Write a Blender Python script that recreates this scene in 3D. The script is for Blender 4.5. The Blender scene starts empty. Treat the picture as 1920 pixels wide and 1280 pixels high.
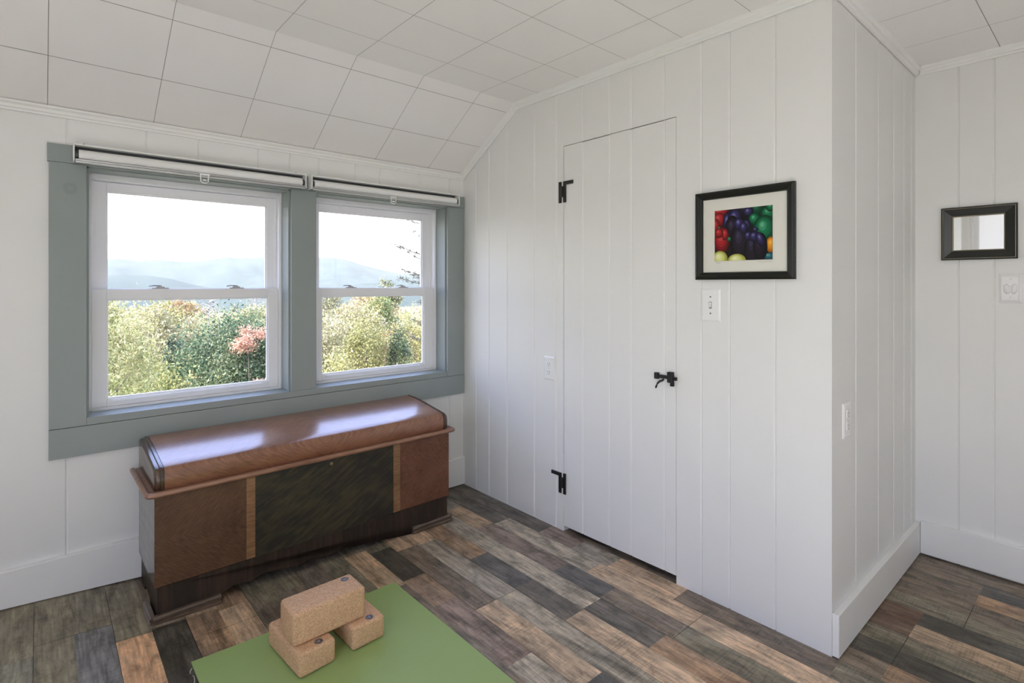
import bpy, bmesh, math, random
import numpy as np
from mathutils import Vector, Matrix
random.seed(7)
SC = bpy.context.scene
COL = SC.collection
PI = math.pi

# ------------------------------------------------------------------ render look
SC.view_settings.view_transform = 'Standard'
SC.view_settings.look = 'None'
SC.view_settings.gamma = 1
SC.view_settings.use_curve_mapping = False
SC.view_settings.exposure = .99
SC.cycles.use_denoising = True
SC.cycles.max_bounces = 14
SC.cycles.diffuse_bounces = 8
SC.cycles.glossy_bounces = 5
SC.cycles.transmission_bounces = 8
SC.cycles.transparent_max_bounces = 12
SC.cycles.volume_bounces = 1
SC.cycles.sample_clamp_indirect = 6
SC.cycles.caustics_reflective = False
SC.cycles.caustics_refractive = False

# ------------------------------------------------------------------ mesh helpers
class MB:
    def __init__(s):
        s.v = []; s.f = []; s.m = []
    def add(s, vs, fs, mi=0):
        o = len(s.v); s.v += [tuple(p) for p in vs]
        s.f += [tuple(i + o for i in f) for f in fs]; s.m += [mi] * len(fs)
        return s
    def box(s, x0, x1, y0, y1, z0, z1, mi=0, M=None):
        vs = [Vector((x, y, z)) for z in (z0, z1) for y in (y0, y1) for x in (x0, x1)]
        if M: vs = [M @ p for p in vs]
        return s.add(vs, [(0, 2, 3, 1), (4, 5, 7, 6), (0, 1, 5, 4), (2, 6, 7, 3), (0, 4, 6, 2), (1, 3, 7, 5)], mi)
    def quad(s, a, b, c, d, mi=0):
        return s.add([a, b, c, d], [(0, 1, 2, 3)], mi)
    def prism(s, poly, fn, t0, t1, mi=0):
        n = len(poly)
        vs = [fn(a, b, t0) for a, b in poly] + [fn(a, b, t1) for a, b in poly]
        fs = [tuple(range(n))[::-1], tuple(range(n, 2 * n))] + [(i, (i + 1) % n, (i + 1) % n + n, i + n) for i in range(n)]
        return s.add(vs, fs, mi)
    def tube(s, path, r, n=10, mi=0, cap=True):
        path = [Vector(p) for p in path]; rs = r if isinstance(r, (list, tuple)) else [r] * len(path)
        vs = []; fs = []
        for i, p in enumerate(path):
            d = (path[min(i + 1, len(path) - 1)] - path[max(i - 1, 0)]).normalized()
            up = Vector((0, 0, 1)) if abs(d.z) < .9 else Vector((1, 0, 0))
            a = d.cross(up).normalized(); b = a.cross(d).normalized()
            vs += [p + rs[i] * (math.cos(t) * a + math.sin(t) * b) for t in [2 * PI * k / n for k in range(n)]]
        for i in range(len(path) - 1):
            fs += [(i * n + k, i * n + (k + 1) % n, (i + 1) * n + (k + 1) % n, (i + 1) * n + k) for k in range(n)]
        if cap:
            fs += [tuple(range(n))[::-1], tuple(range((len(path) - 1) * n, len(path) * n))]
        return s.add(vs, fs, mi)
    def loft(s, rings, mi=0, cap=True):
        n = len(rings[0]); vs = [p for r in rings for p in r]; fs = []
        for i in range(len(rings) - 1):
            fs += [(i * n + k, i * n + (k + 1) % n, (i + 1) * n + (k + 1) % n, (i + 1) * n + k) for k in range(n)]
        if cap: fs += [tuple(range(n))[::-1], tuple(range((len(rings) - 1) * n, len(rings) * n))]
        return s.add(vs, fs, mi)
    def build(s, name, mats, parent=None, smooth=None, bevel=0, seg=2, recalc=True):
        me = bpy.data.meshes.new(name); me.from_pydata(s.v, [], s.f)
        for m in (mats if isinstance(mats, (list, tuple)) else [mats]): me.materials.append(m)
        me.polygons.foreach_set('material_index', s.m)
        if recalc:
            bm = bmesh.new(); bm.from_mesh(me); bmesh.ops.recalc_face_normals(bm, faces=bm.faces); bm.to_mesh(me); bm.free()
        o = bpy.data.objects.new(name, me); COL.objects.link(o)
        if parent: o.parent = parent
        if smooth:
            me.polygons.foreach_set('use_smooth', [True] * len(me.polygons)); me.set_sharp_from_angle(angle=smooth)
        if bevel:
            b = o.modifiers.new('bevel', 'BEVEL'); b.width = bevel; b.segments = seg; b.limit_method = 'ANGLE'; b.angle_limit = .6
        return o

def empty(name, loc=(0, 0, 0), rz=0):
    o = bpy.data.objects.new(name, None); COL.objects.link(o); o.location = loc; o.rotation_euler = (0, 0, rz); o.empty_display_size = .05
    return o
def tag(o, label, cat, group=None, kind=None):
    o['label'] = label; o['category'] = cat
    if group: o['group'] = group
    if kind: o['kind'] = kind
    return o
def struct(o):
    o['kind'] = 'structure'; return o

# ------------------------------------------------------------------ materials
def lin(c):
    f = lambda u: (u / 12.92 if u <= .04045 else ((u + .055) / 1.055) ** 2.4)
    return tuple(f(x / 255) for x in c[:3]) + (1,)
class N:
    """tiny node helper"""
    def __init__(s, name):
        s.mat = bpy.data.materials.new(name); s.mat.use_nodes = True
        s.t = s.mat.node_tree; s.t.nodes.clear()
        s.out = s.t.nodes.new('ShaderNodeOutputMaterial')
    def n(s, typ, **kw):
        nd = s.t.nodes.new('ShaderNode' + typ)
        for k, v in kw.items():
            if hasattr(nd, k) and k not in nd.inputs.keys(): setattr(nd, k, v)
        return nd
    def link(s, a, b): s.t.links.new(a, b)
    def put(s, sock, val):
        if isinstance(val, bpy.types.NodeSocket): s.link(val, sock)
        elif val is not None: sock.default_value = val
    def math(s, op, a, b=None, c=None, clamp=False):
        nd = s.t.nodes.new('ShaderNodeMath'); nd.operation = op; nd.use_clamp = clamp
        s.put(nd.inputs[0], a)
        if b is not None: s.put(nd.inputs[1], b)
        if c is not None: s.put(nd.inputs[2], c)
        return nd.outputs[0]
    def coord(s, what='Object'):
        return s.t.nodes.new('ShaderNodeTexCoord').outputs[what]
    def mapping(s, vec, scale=(1, 1, 1), rot=(0, 0, 0), loc=(0, 0, 0)):
        nd = s.t.nodes.new('ShaderNodeMapping'); s.link(vec, nd.inputs[0])
        nd.inputs['Scale'].default_value = scale; nd.inputs['Rotation'].default_value = rot; nd.inputs['Location'].default_value = loc
        return nd.outputs[0]
    def noise(s, vec, scale=5, detail=3, rough=.55, dist=0):
        nd = s.t.nodes.new('ShaderNodeTexNoise'); s.link(vec, nd.inputs['Vector'])
        nd.inputs['Scale'].default_value = scale; nd.inputs['Detail'].default_value = detail
        nd.inputs['Roughness'].default_value = rough; nd.inputs['Distortion'].default_value = dist
        return nd.outputs[0]
    def ramp(s, fac, stops, interp='LINEAR'):
        nd = s.t.nodes.new('ShaderNodeValToRGB'); s.put(nd.inputs[0], fac); cr = nd.color_ramp; cr.interpolation = interp
        while len(cr.elements) < len(stops): cr.elements.new(.5)
        for e, (p, c) in zip(cr.elements, stops):
            e.position = p; e.color = c if len(c) == 4 else tuple(c) + (1,)
        return nd.outputs[0]
    def mix(s, fac, a, b, mode='MIX'):
        nd = s.t.nodes.new('ShaderNodeMix'); nd.data_type = 'RGBA'; nd.blend_type = mode
        s.put(nd.inputs[0], fac); s.put(nd.inputs[6], a); s.put(nd.inputs[7], b)
        return nd.outputs[2]
    def sep(s, vec):
        nd = s.t.nodes.new('ShaderNodeSeparateXYZ'); s.link(vec, nd.inputs[0]); return nd.outputs
    def comb(s, x, y, z):
        nd = s.t.nodes.new('ShaderNodeCombineXYZ')
        for i, v in enumerate((x, y, z)): s.put(nd.inputs[i], v)
        return nd.outputs[0]
    def bump(s, h, strength=.3, dist=.002):
        nd = s.t.nodes.new('ShaderNodeBump'); s.link(h, nd.inputs['Height']); nd.inputs['Strength'].default_value = strength; nd.inputs['Distance'].default_value = dist
        return nd.outputs[0]
    def bsdf(s, color, rough=.5, metal=0, spec=.5, normal=None, coat=0, coat_rough=.1, **kw):
        b = s.t.nodes.new('ShaderNodeBsdfPrincipled')
        s.put(b.inputs['Base Color'], color); s.put(b.inputs['Roughness'], rough); s.put(b.inputs['Metallic'], metal)
        s.put(b.inputs['Specular IOR Level'], spec)
        if normal is not None: s.link(normal, b.inputs['Normal'])
        b.inputs['Coat Weight'].default_value = coat; b.inputs['Coat Roughness'].default_value = coat_rough
        for k, v in kw.items(): s.put(b.inputs[k], v)
        s.link(b.outputs[0], s.out.inputs[0])
        return b

def plain(name, c, rough=.5, metal=0, spec=.5, var=.04, vscale=6, coat=0, bump=0, bscale=200):
    m = N(name); co = m.coord()
    nz = m.noise(co, vscale, 4)
    cl = m.mix(1.0, c, m.ramp(nz, [(.3, (1 - var,) * 3), (.7, (1 + var * .6,) * 3)]), 'MULTIPLY')
    nrm = m.bump(m.noise(co, bscale, 2), bump, .001) if bump else None
    m.bsdf(cl, rough, metal, spec, nrm, coat)
    return m.mat

M = {}
M['wall'] = plain('white_wall_paint', (.80, .80, .785, 1), .5, var=.02, vscale=2.5, bump=.05, bscale=60)
M['ceil'] = plain('ceiling_tile_paint', (.87, .85, .83, 1), .6, var=.03, vscale=2, bump=.05, bscale=30)
M['gap'] = plain('dark_gap', (.03, .03, .028, 1), .9)
M['joint'] = plain('tile_joint', (.30, .285, .27, 1), .9)
M['base'] = plain('white_trim_paint', (.84, .84, .82, 1), .4, var=.02)
M['vinyl'] = plain('white_vinyl', (.83, .83, .85, 1), .32, var=.01)
M['plastic'] = plain('white_plastic', (.86, .86, .86, 1), .15, var=.01)
M['slot'] = plain('dark_slot', (.16, .16, .16, 1), .6)
M['black'] = plain('black_iron', (.012, .012, .012, 1), .45, var=.2, vscale=60)
M['alu'] = plain('brushed_aluminium', (.62, .63, .64, 1), .32, metal=.85, var=.05, vscale=20)
M['shade'] = plain('roller_fabric', (.82, .82, .81, 1), .6, var=.015, vscale=40)
M['darkgrey'] = plain('dark_grey_plastic', (.07, .075, .08, 1), .4)
M['steel'] = plain('sash_lock_metal', (.45, .45, .48, 1), .35, metal=.4)
M['blackframe'] = plain('black_picture_frame', (.014, .016, .013, 1), .38, spec=.3, var=.15, vscale=30)
M['mirrorframe'] = plain('black_mirror_frame', (.008, .009, .007, 1), .3, var=.15, vscale=30)
M['gold'] = plain('worn_gilt_edge', (.28, .25, .17, 1), .4, metal=.5)
M['matboard'] = plain('cream_mat_board', (.74, .73, .66, 1), .8, var=.01)
M['brass'] = plain('old_brass', (.30, .24, .12, 1), .4, metal=.8)
M['thread'] = plain('pale_thread', (.6, .58, .5, 1), .9)

def trim_material():
    m = N('grey_trim_paint'); co = m.coord(); s = m.sep(co)
    nz = m.noise(co, 5, 4)
    c = m.mix(nz, (.255, .292, .285, 1), (.292, .326, .318, 1))
    # old patch ring and drip on the upper left board
    dx = m.math('SUBTRACT', s[0], -1.757); dz = m.math('SUBTRACT', s[2], 1.495)
    d = m.math('SQRT', m.math('ADD', m.math('MULTIPLY', dx, dx), m.math('MULTIPLY', dz, dz)))
    d = m.math('ADD', d, m.math('MULTIPLY', m.math('SUBTRACT', m.noise(co, 60, 3), .5), .018))
    ring = m.ramp(d, [(0, (.25,) * 3), (.008, (.3,) * 3), (.014, (.8,) * 3), (.022, (.1,) * 3), (.03, (0,) * 3)])
    c = m.mix(m.math('MULTIPLY', ring, .8), c, (.20, .235, .23, 1))
    m.bsdf(c, .42, 0, .5, m.bump(m.noise(m.mapping(co, (8, 8, 1)), 20, 3), .08, .002))
    return m.mat
M['trim'] = trim_material()

def floor_material():
    m = N('weathered_plank_floor')
    at = m.t.nodes.new('ShaderNodeAttribute'); at.attribute_name = 'tone'
    uv = m.coord('UV')
    g1 = m.noise(m.mapping(uv, (90, 5, 1)), 1, 5, .65, .6)       # fine grain
    g2 = m.noise(m.mapping(uv, (13, 3.2, 1)), 1, 5, .6, 1.2)     # weathering patches
    g3 = m.noise(m.mapping(uv, (9, 170, 1)), 1, 3, .6)           # saw marks across
    g4 = m.noise(m.mapping(uv, (30, 2.2, 1)), 1, 3, .5, 2.5)     # cathedral grain
    g5 = m.noise(m.mapping(uv, (24, 10, 1)), 1, 8, .72, .4)      # mottled patina
    g6 = m.noise(m.mapping(uv, (5.5, 2.6, 1)), 1, 4, .6, .8)     # drift towards grey
    c = m.mix(m.ramp(g6, [(.42, (0,) * 3), (.64, (.45,) * 3)]), at.outputs['Color'], (.225, .205, .175, 1))
    c = m.mix(1, c, m.ramp(g1, [(.30, (.62, .61, .60)), (.5, (1, 1, 1)), (.70, (1.32, 1.31, 1.28))]), 'MULTIPLY')
    c = m.mix(1, c, m.ramp(g5, [(.34, (.55, .54, .53)), (.5, (1, 1, 1)), (.66, (1.35, 1.34, 1.32))]), 'MULTIPLY')
    c = m.mix(1, c, m.ramp(g4, [(.40, (.86, .85, .84)), (.5, (1, 1, 1)), (.60, (1.07, 1.06, 1.05))]), 'MULTIPLY')
    dark = m.ramp(g2, [(.53, (0,) * 3), (.68, (1,) * 3)])
    c = m.mix(m.math('MULTIPLY', dark, .7), c, m.mix(1, c, (.36, .37, .36, 1), 'MULTIPLY'))
    sw = m.ramp(g3, [(.50, (0,) * 3), (.60, (1,) * 3)])
    c = m.mix(m.math('MULTIPLY', m.math('MULTIPLY', sw, m.ramp(g2, [(.40, (0,) * 3), (.58, (1,) * 3)])), .5), c, m.mix(1, c, (.48, .48, .48, 1), 'MULTIPLY'))
    r = m.math('ADD', .36, m.math('MULTIPLY', g1, .22))
    m.bsdf(c, r, 0, .45, m.bump(g1, .12, .001))
    return m.mat
M['floor'] = floor_material()

def wood(name, c_dark, c_mid, c_light, kind='plain', zc=.28, xc=0, rough=.3, coat=.35, flip=1, blotch=0):
    m = N(name); co = m.coord(); s = m.sep(co)
    if kind == 'chevron':      # grain runs diagonally and turns at mid height
        u = m.math('MULTIPLY', m.math('ABSOLUTE', m.math('SUBTRACT', s[2], zc)), flip)
        a = m.math('ADD', m.math('MULTIPLY', s[0], .75), u)
        b = m.math('SUBTRACT', s[0], m.math('MULTIPLY', u, .75))
        vec = m.comb(m.math('MULTIPLY', a, 230), m.math('MULTIPLY', b, 26), s[1])
    elif kind == 'diag':
        a = m.math('SUBTRACT', s[2], m.math('MULTIPLY', s[0], .55)); b = m.math('ADD', s[0], m.math('MULTIPLY', s[2], .55))
        vec = m.comb(m.math('MULTIPLY', a, 70), m.math('MULTIPLY', b, 9), s[1])
    elif kind == 'vert':
        vec = m.comb(m.math('MULTIPLY', s[0], 60), m.math('MULTIPLY', s[1], 60), m.math('MULTIPLY', s[2], 6))
    elif kind == 'lid':        # grain fans towards the middle
        u = m.math('ABSOLUTE', m.math('SUBTRACT', s[0], .6))
        t = m.math('ADD', s[1], m.math('MULTIPLY', s[2], -1))
        vec = m.comb(m.math('MULTIPLY', m.math('ADD', t, m.math('MULTIPLY', u, .55)), 240), m.math('MULTIPLY', u, 22), 0)
    elif kind == 'ladder':
        vec = m.comb(m.math('MULTIPLY', s[0], 14), s[1], m.math('MULTIPLY', s[2], 160))
    else:
        vec = m.mapping(co, (6, 60, 60))
    g = m.noise(vec, 1, 5, .6, .5); g2 = m.noise(co, 7, 3, .5, .8)
    f = m.math('ADD', m.math('MULTIPLY', g, .8), m.math('MULTIPLY', g2, .35))
    c = m.ramp(f, [(.38, c_dark), (.56, c_mid), (.78, c_light)])
    if blotch:
        c = m.mix(m.math('MULTIPLY', m.ramp(m.noise(m.mapping(co, (3.2, 3.2, 6), (0, .6, 0)), 2, 4, .6, 1.5), [(.48, (0,) * 3), (.68, (1,) * 3)]), blotch), c, c_light)
    m.bsdf(c, rough, 0, .5, m.bump(g, .06, .001), coat, .16)
    return m.mat
M['w_lid'] = wood('lid_veneer', (.13, .050, .025, 1), (.23, .098, .052, 1), (.33, .155, .087, 1), 'lid', rough=.3, coat=.9)
M['w_cap'] = wood('lid_end_wood', (.035, .018, .011, 1), (.065, .033, .019, 1), (.10, .055, .032, 1), 'vert', rough=.27, coat=.6)
M['w_bead'] = wood('bead_wood', (.17, .08, .045, 1), (.26, .13, .078, 1), (.34, .18, .11, 1), 'plain', rough=.3)
M['w_body'] = wood('carcass_wood', (.024, .017, .012, 1), (.06, .046, .036, 1), (.14, .12, .10, 1), 'diag', rough=.33, coat=.8, blotch=.6)
M['w_panl'] = wood('chevron_veneer_left', (.035, .016, .007, 1), (.09, .040, .018, 1), (.15, .076, .037, 1), 'chevron', .28, rough=.5, coat=0, flip=-1)
M['w_panr'] = wood('chevron_veneer_right', (.06, .022, .011, 1), (.135, .052, .026, 1), (.20, .088, .048, 1), 'chevron', .28, rough=.5, coat=0, flip=1)
M['w_centre'] = wood('dark_burl_veneer', (.009, .008, .005, 1), (.019, .017, .011, 1), (.065, .05, .022, 1), 'diag', rough=.5, coat=0, blotch=.4)
M['w_stile'] = wood('light_crossband', (.13, .062, .026, 1), (.23, .12, .055, 1), (.32, .18, .085, 1), 'ladder', rough=.42, coat=.15)
M['w_apron'] = wood('dark_base_wood', (.010, .007, .0045, 1), (.021, .013, .008, 1), (.05, .027, .016, 1), 'vert', rough=.5, coat=0)
M['w_foot'] = wood('foot_mould_wood', (.05, .034, .022, 1), (.10, .068, .047, 1), (.16, .11, .08, 1), 'plain', rough=.3, coat=.5)

def cork():
    m = N('cork'); co = m.coord()
    v = m.t.nodes.new('ShaderNodeTexVoronoi'); m.link(co, v.inputs['Vector']); v.inputs['Scale'].default_value = 330
    n1 = m.noise(co, 420, 3, .7)
    c = m.mix(m.sep(v.outputs['Color'])[0], (.53, .31, .17, 1), (.74, .48, .285, 1))
    c = m.mix(m.ramp(n1, [(.56, (0,) * 3), (.70, (1,) * 3)]), c, (.30, .16, .09, 1))
    m.bsdf(c, .62, 0, .4, m.bump(n1, .12, .0006))
    return m.mat
M['cork'] = cork()
M['logo_ring'] = plain('logo_ink', (.045, .05, .075, 1), .4)
M['logo_inner'] = plain('logo_pale_ink', (.30, .28, .27, 1), .4)
def mat_green():
    m = N('yoga_mat_green'); co = m.coord()
    n1 = m.noise(co, 3, 3); n2 = m.noise(co, 900, 2)
    c = m.mix(n1, (.31, .43, .145, 1), (.345, .465, .175, 1))
    c = m.mix(1, c, m.ramp(n2, [(.3, (.9,) * 3), (.7, (1.08,) * 3)]), 'MULTIPLY')
    m.bsdf(c, .55, 0, .5, m.bump(n2, .1, .0004))
    return m.mat
M['mat'] = mat_green()

def glass():
    m = N('window_glass')
    tr = m.t.nodes.new('ShaderNodeBsdfTransparent'); tr.inputs[0].default_value = (.96, .97, .97, 1)
    gl = m.t.nodes.new('ShaderNodeBsdfGlossy'); gl.inputs['Roughness'].default_value = 0
    fr = m.t.nodes.new('ShaderNodeFresnel'); fr.inputs[0].default_value = 1.45
    mx = m.t.nodes.new('ShaderNodeMixShader'); m.link(fr.outputs[0], mx.inputs[0]); m.link(tr.outputs[0], mx.inputs[1]); m.link(gl.outputs[0], mx.inputs[2])
    m.link(mx.outputs[0], m.out.inputs[0]); return m.mat
M['glass'] = glass()
def mirror_glass():
    m = N('mirror_silver'); m.bsdf((.86, .87, .86, 1), .02, 1); return m.mat
M['mirror'] = mirror_glass()
def vcol(name, rough=.6, trans=0, spec=.3):
    m = N(name); at = m.t.nodes.new('ShaderNodeAttribute'); at.attribute_name = 'tone'
    b = m.bsdf(at.outputs['Color'], rough, 0, spec)
    if trans:
        tl = m.t.nodes.new('ShaderNodeBsdfTranslucent'); m.link(at.outputs['Color'], tl.inputs[0])
        mx = m.t.nodes.new('ShaderNodeMixShader'); mx.inputs[0].default_value = trans
        m.link(b.outputs[0], mx.inputs[1]); m.link(tl.outputs[0], mx.inputs[2]); m.link(mx.outputs[0], m.out.inputs[0])
    return m.mat
M['print'] = vcol('pepper_print', .35)
M['leaf'] = vcol('leaves', .6, .35)
M['pale_bark'] = plain('pale_bark', (.34, .31, .28, 1), .9, var=.2, vscale=12)
M['bark'] = plain('bark', (.12, .10, .085, 1), .9, var=.3, vscale=12)
def terrain():
    m = N('meadow_hillside'); co = m.coord()
    c = m.mix(m.noise(co, .6, 5, .7), (.17, .155, .095, 1), (.24, .215, .13, 1)); m.bsdf(c, .9, 0, .1); return m.mat
M['ground'] = terrain()
def mountain():
    m = N('forested_mountain'); co = m.coord()
    c = m.mix(m.noise(co, .012, 6, .65), (.03, .055, .05, 1), (.09, .11, .10, 1)); m.bsdf(c, 1, 0, 0); return m.mat
M['mount'] = mountain()

def set_tone(me, cols_per_face):
    """per-face colour attribute"""
    a = me.color_attributes.new('tone', 'FLOAT_COLOR', 'CORNER')
    counts = np.empty(len(me.polygons), dtype=np.int32); me.polygons.foreach_get('loop_total', counts)
    arr = np.repeat(np.asarray(cols_per_face, dtype=np.float32), counts, axis=0)
    a.data.foreach_set('color', arr.ravel())

# ------------------------------------------------------------------ room constants
CZ = 2.075                 # flat ceiling height
KY = -.47                  # where the slope starts
KZ0 = 1.78                 # slope meets window wall
JY = -1.927                # jog: closet end
RX = 1.0                   # right wall
LX = -3.3                  # left wall (behind the camera's left)
BY = -4.6                  # back wall
def slope_z(y): return CZ if y <= KY else KZ0 + (CZ - KZ0) * (y / KY)

# ------------------------------------------------------------------ floor
P = .0975
def c8(r, g, b, k=1.0):
    l = lin((r, g, b)); return (l[0] * k, l[1] * k, l[2] * k, 1)
TAN = (176, 150, 122); LTAN = (186, 160, 132); GREY = (143, 134, 121); LGREY = (160, 149, 132); DK = (78, 76, 74); DKB = (90, 84, 76)
PINK = (132, 114, 102); ORG = (152, 124, 98); BRN = (113, 100, 86); OLV = (121, 113, 95); CHAR = (62, 58, 50); RUST = (98, 70, 50)
PAL = [TAN, LTAN, GREY, LGREY, DK, DKB, PINK, ORG, BRN, OLV, BRN, GREY]
# column -> [(y where the board print ends, colour)]
OV = {0: [(-.727, DKB), (-.93, PINK), (-1.03, GREY), (-1.13, GREY), (-1.435, TAN), (-1.95, BRN), (-2.6, OLV)],
      1: [(-.525, DKB), (-1.1, LGREY), (-1.555, LTAN), (-2.3, LTAN), (-2.9, BRN)],
      2: [(-.25, GREY), (-.51, TAN), (-1.01, PINK), (-1.25, DK), (-1.55, BRN), (-2.2, OLV)],
      3: [(-.7, GREY), (-1.258, LGREY), (-1.53, DKB), (-2.2, ORG), (-2.8, BRN)],
      4: [(-.717, ORG), (-1.0, DK), (-1.257, DKB), (-2.0, LTAN), (-2.6, GREY)],
      5: [(-.47, LTAN), (-1.01, GREY), (-1.7, LGREY), (-2.4, GREY)],
      6: [(-.46, TAN), (-1.01, BRN), (-1.50, LTAN), (-2.1, DK), (-2.7, TAN)],
      7: [(-.40, OLV), (-.683, CHAR), (-.9, ORG), (-1.3, PINK), (-2.2, LGREY)],
      8: [(-.36, OLV), (-.7, TAN), (-1.4, BRN), (-2.2, TAN)],
      9: [(-.7, OLV), (-1.5, BRN)], 10: [(-.75, BRN), (-1.6, OLV)], 11: [(-.45, OLV), (-.9, BRN), (-1.6, TAN)],
      12: [(-.5, OLV), (-1.1, BRN)], 13: [(-.42, ORG), (-.95, TAN)], 14: [(-.40, TAN), (-.95, ORG)],
      15: [(-.40, BRN), (-1.0, CHAR), (-1.7, BRN)], 16: [(-.415, OLV), (-1.0, (190, 152, 118)), (-1.8, OLV)],
      17: [(-.30, OLV), (-.9, (112, 112, 114)), (-1.6, BRN)], 18: [(-.6, OLV), (-1.5, OLV)],
      19: [(-.35, OLV), (-1.2, (122, 120, 104))], 20: [(-.7, OLV), (-1.5, (126, 124, 108))], 21: [(-.6, (126, 124, 108)), (-1.6, OLV)],
      -1: [(-2.055, BRN), (-2.8, ORG)], -2: [(-2.9, CHAR)], -3: [(-3.0, OLV)], -4: [(-2.057, RUST), (-2.9, TAN)],
      -5: [(-2.059, RUST), (-3.0, CHAR)], -6: [(-3.0, OLV)], -7: [(-2.8, BRN)], -8: [(-2.167, BRN), (-3.0, ORG)],
      -9: [(-2.168, BRN), (-3.0, DK)], -10: [(-3.0, BRN)], -11: [(-3.0, BRN)]}
def floor_rise(x, y):
    # the old floor climbs a little towards the far left corner
    a = min(max((-1.3 - x) / .64, 0), 1.6); b = min(max((y + 1.0) / 1.0, 0), 1)
    return .045 * a * a * (3 - 2 * min(a, 1)) * b if a < 1 else .045 * b
def build_floor():
    mb = MB(); tones = []; uvs = []
    mb.quad((LX - .1, BY - .1, -.004), (RX + .1, BY - .1, -.004), (RX + .1, .2, -.004), (LX - .1, .2, -.004), 1); tones.append((.02, .018, .016, 1)); uvs.append((0, 0))
    rnd = random.Random(3)
    for c in range(-11, 35):
        x1 = -c * P; x0 = x1 - P
        pl = (c - 1) // 2                                   # two printed strips make one plank
        joints = {0: [-1.555], 1: [-1.258], 2: [-1.01], 3: [-.69], -2: [-2.057], -4: [-2.167], -3: [-2.6], -1: [-2.5], 7: [-.415], 8: [-.3]}.get(pl, [-(.3 + .9 * ((pl * .377) % 1))])
        segs = list(OV.get(c, [])); y = .19
        yl = segs[-1][0] if segs else .19
        while yl > BY:
            yl -= rnd.uniform(.35, .9); segs.append((yl, rnd.choice(PAL)))
        cuts = []
        for ye, col in segs:
            jit = rnd.uniform(.93, 1.07); off = (rnd.uniform(0, 9), rnd.uniform(0, 9))
            ys = [y] + [j for j in joints if ye < j < y] + [max(ye, BY - .1)]
            g0 = .0007 if (c - 1) % 2 == 1 else 0            # plank edge gap on one side
            g1 = .0007 if (c - 1) % 2 == 0 else 0
            for a, b in zip(ys, ys[1:]):
                ga = .0008 if any(abs(a - j) < 1e-3 for j in joints) else 0
                gb = .0008 if any(abs(b - j) < 1e-3 for j in joints) else 0
                n = max(1, int((a - b) / .12)) if x0 < -1.3 and a > -1.1 else 1
                for i in range(n):
                    p = a - ga + (b + gb - a + ga) * i / n; q = a - ga + (b + gb - a + ga) * (i + 1) / n
                    mb.quad((x0 + g0, q, floor_rise(x0, q)), (x1 - g1, q, floor_rise(x1, q)), (x1 - g1, p, floor_rise(x1, p)), (x0 + g0, p, floor_rise(x0, p)), 0)
                    tones.append(c8(*col, k=jit * FK)); uvs.append(off)
            y = max(ye, BY - .1)
            if y <= BY: break
    o = mb.build('floor', [M['floor'], M['gap']], recalc=False)
    me = o.data; set_tone(me, tones)
    uvl = me.uv_layers.new(name='UVMap')
    k = 0
    for p in me.polygons:
        for li in p.loop_indices:
            co = me.vertices[me.loops[li].vertex_index].co
            uvl.data[li].uv = (co.x + uvs[p.index][0], co.y + uvs[p.index][1])
    return struct(o)
FK = 1.45
build_floor()

# ------------------------------------------------------------------ panelled walls
def grooved(name, rects, fn, slabs, gw=.0045, gd=.004, mat='wall'):
    """rects: (u0,u1,z0 or fn,z1 or fn,[groove u]); fn(u,z,d) -> world point, d = depth behind the face"""
    mb = MB()
    zz = lambda z, u: z(u) if callable(z) else z
    for u0, u1, z0, z1, gs in rects:
        us = [(u0, 0)]
        for g in sorted(gs):
            if u0 + gw < g < u1 - gw: us += [(g - gw, 0), (g, gd), (g + gw, 0)]
        us.append((u1, 0))
        for (a, da), (b, db) in zip(us, us[1:]):
            mb.quad(fn(a, zz(z0, a), da), fn(b, zz(z0, b), db), fn(b, zz(z1, b), db), fn(a, zz(z1, a), da))
    for s in slabs: mb.box(*s)
    return struct(mb.build(name, M[mat], recalc=False))

WZ0, WZ1 = .66, 1.585
WL = (-1.709, -.976); WR = (-.862, -.117)
gx = [-1.765, -1.527, -1.345, -1.113, -.978, -.844, -.662, -.526, -.295, -.093, -2.07, -2.31, -2.5, -2.66, -2.9, -3.1]
wf = lambda u, z, d: (u, d, z)
grooved('wall_back', [(LX, WL[0], -.02, 1.9, gx), (WL[0], 0, -.02, WZ0, gx), (WL[0], 0, WZ1, 1.9, gx), (WL[1], WR[0], WZ0, WZ1, gx), (WR[1], 0, WZ0, WZ1, gx)], wf,
        [(LX - .1, WL[0], .005, .17, -.05, 2.2), (WL[0], 1.1, .005, .17, -.05, WZ0), (WL[0], 1.1, .005, .17, WZ1, 2.2), (WL[1], WR[0], .005, .17, WZ0, WZ1), (WR[1], 1.1, .005, .17, WZ0, WZ1)])
DY0, DY1, DZ1 = -.795, -1.387, 1.795      # closet door opening
gy = [-.126, -.241, -.392, -.598, -.748, -.914, -1.065, -1.178, -1.335, -1.491, -1.599, -1.756]
df = lambda u, z, d: (d, u, z)
grooved('wall_right', [(DY0, 0, -.02, 2.1, gy), (DY1, DY0, DZ1, 2.1, gy), (JY, DY1, -.02, 2.1, gy)], df,
        [(.005, .04, DY0, 0, -.02, 2.1), (.005, .04, DY1, DY0, DZ1, 2.1), (.005, .04, JY + .006, DY1, -.02, 2.1)])
gn = [.224, .473, .672, .818, .93]
grooved('wall_nook', [(0, RX, -.02, 2.1, gn)], lambda u, z, d: (u, JY + d, z), [(0.006, RX, JY + .005, JY + .04, -.02, 2.1)])
gr = [-2.072, -2.182, -2.33, -2.44, -2.61, -2.74, -2.9, -3.1, -3.22, -3.4, -3.6, -3.8, -4.0, -4.2, -4.4]
grooved('wall_far_right', [(BY, JY, -.02, 2.1, gr)], lambda u, z, d: (RX + d, u, z), [(RX + .005, RX + .12, BY - .1, .17, -.05, 2.2)])
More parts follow.
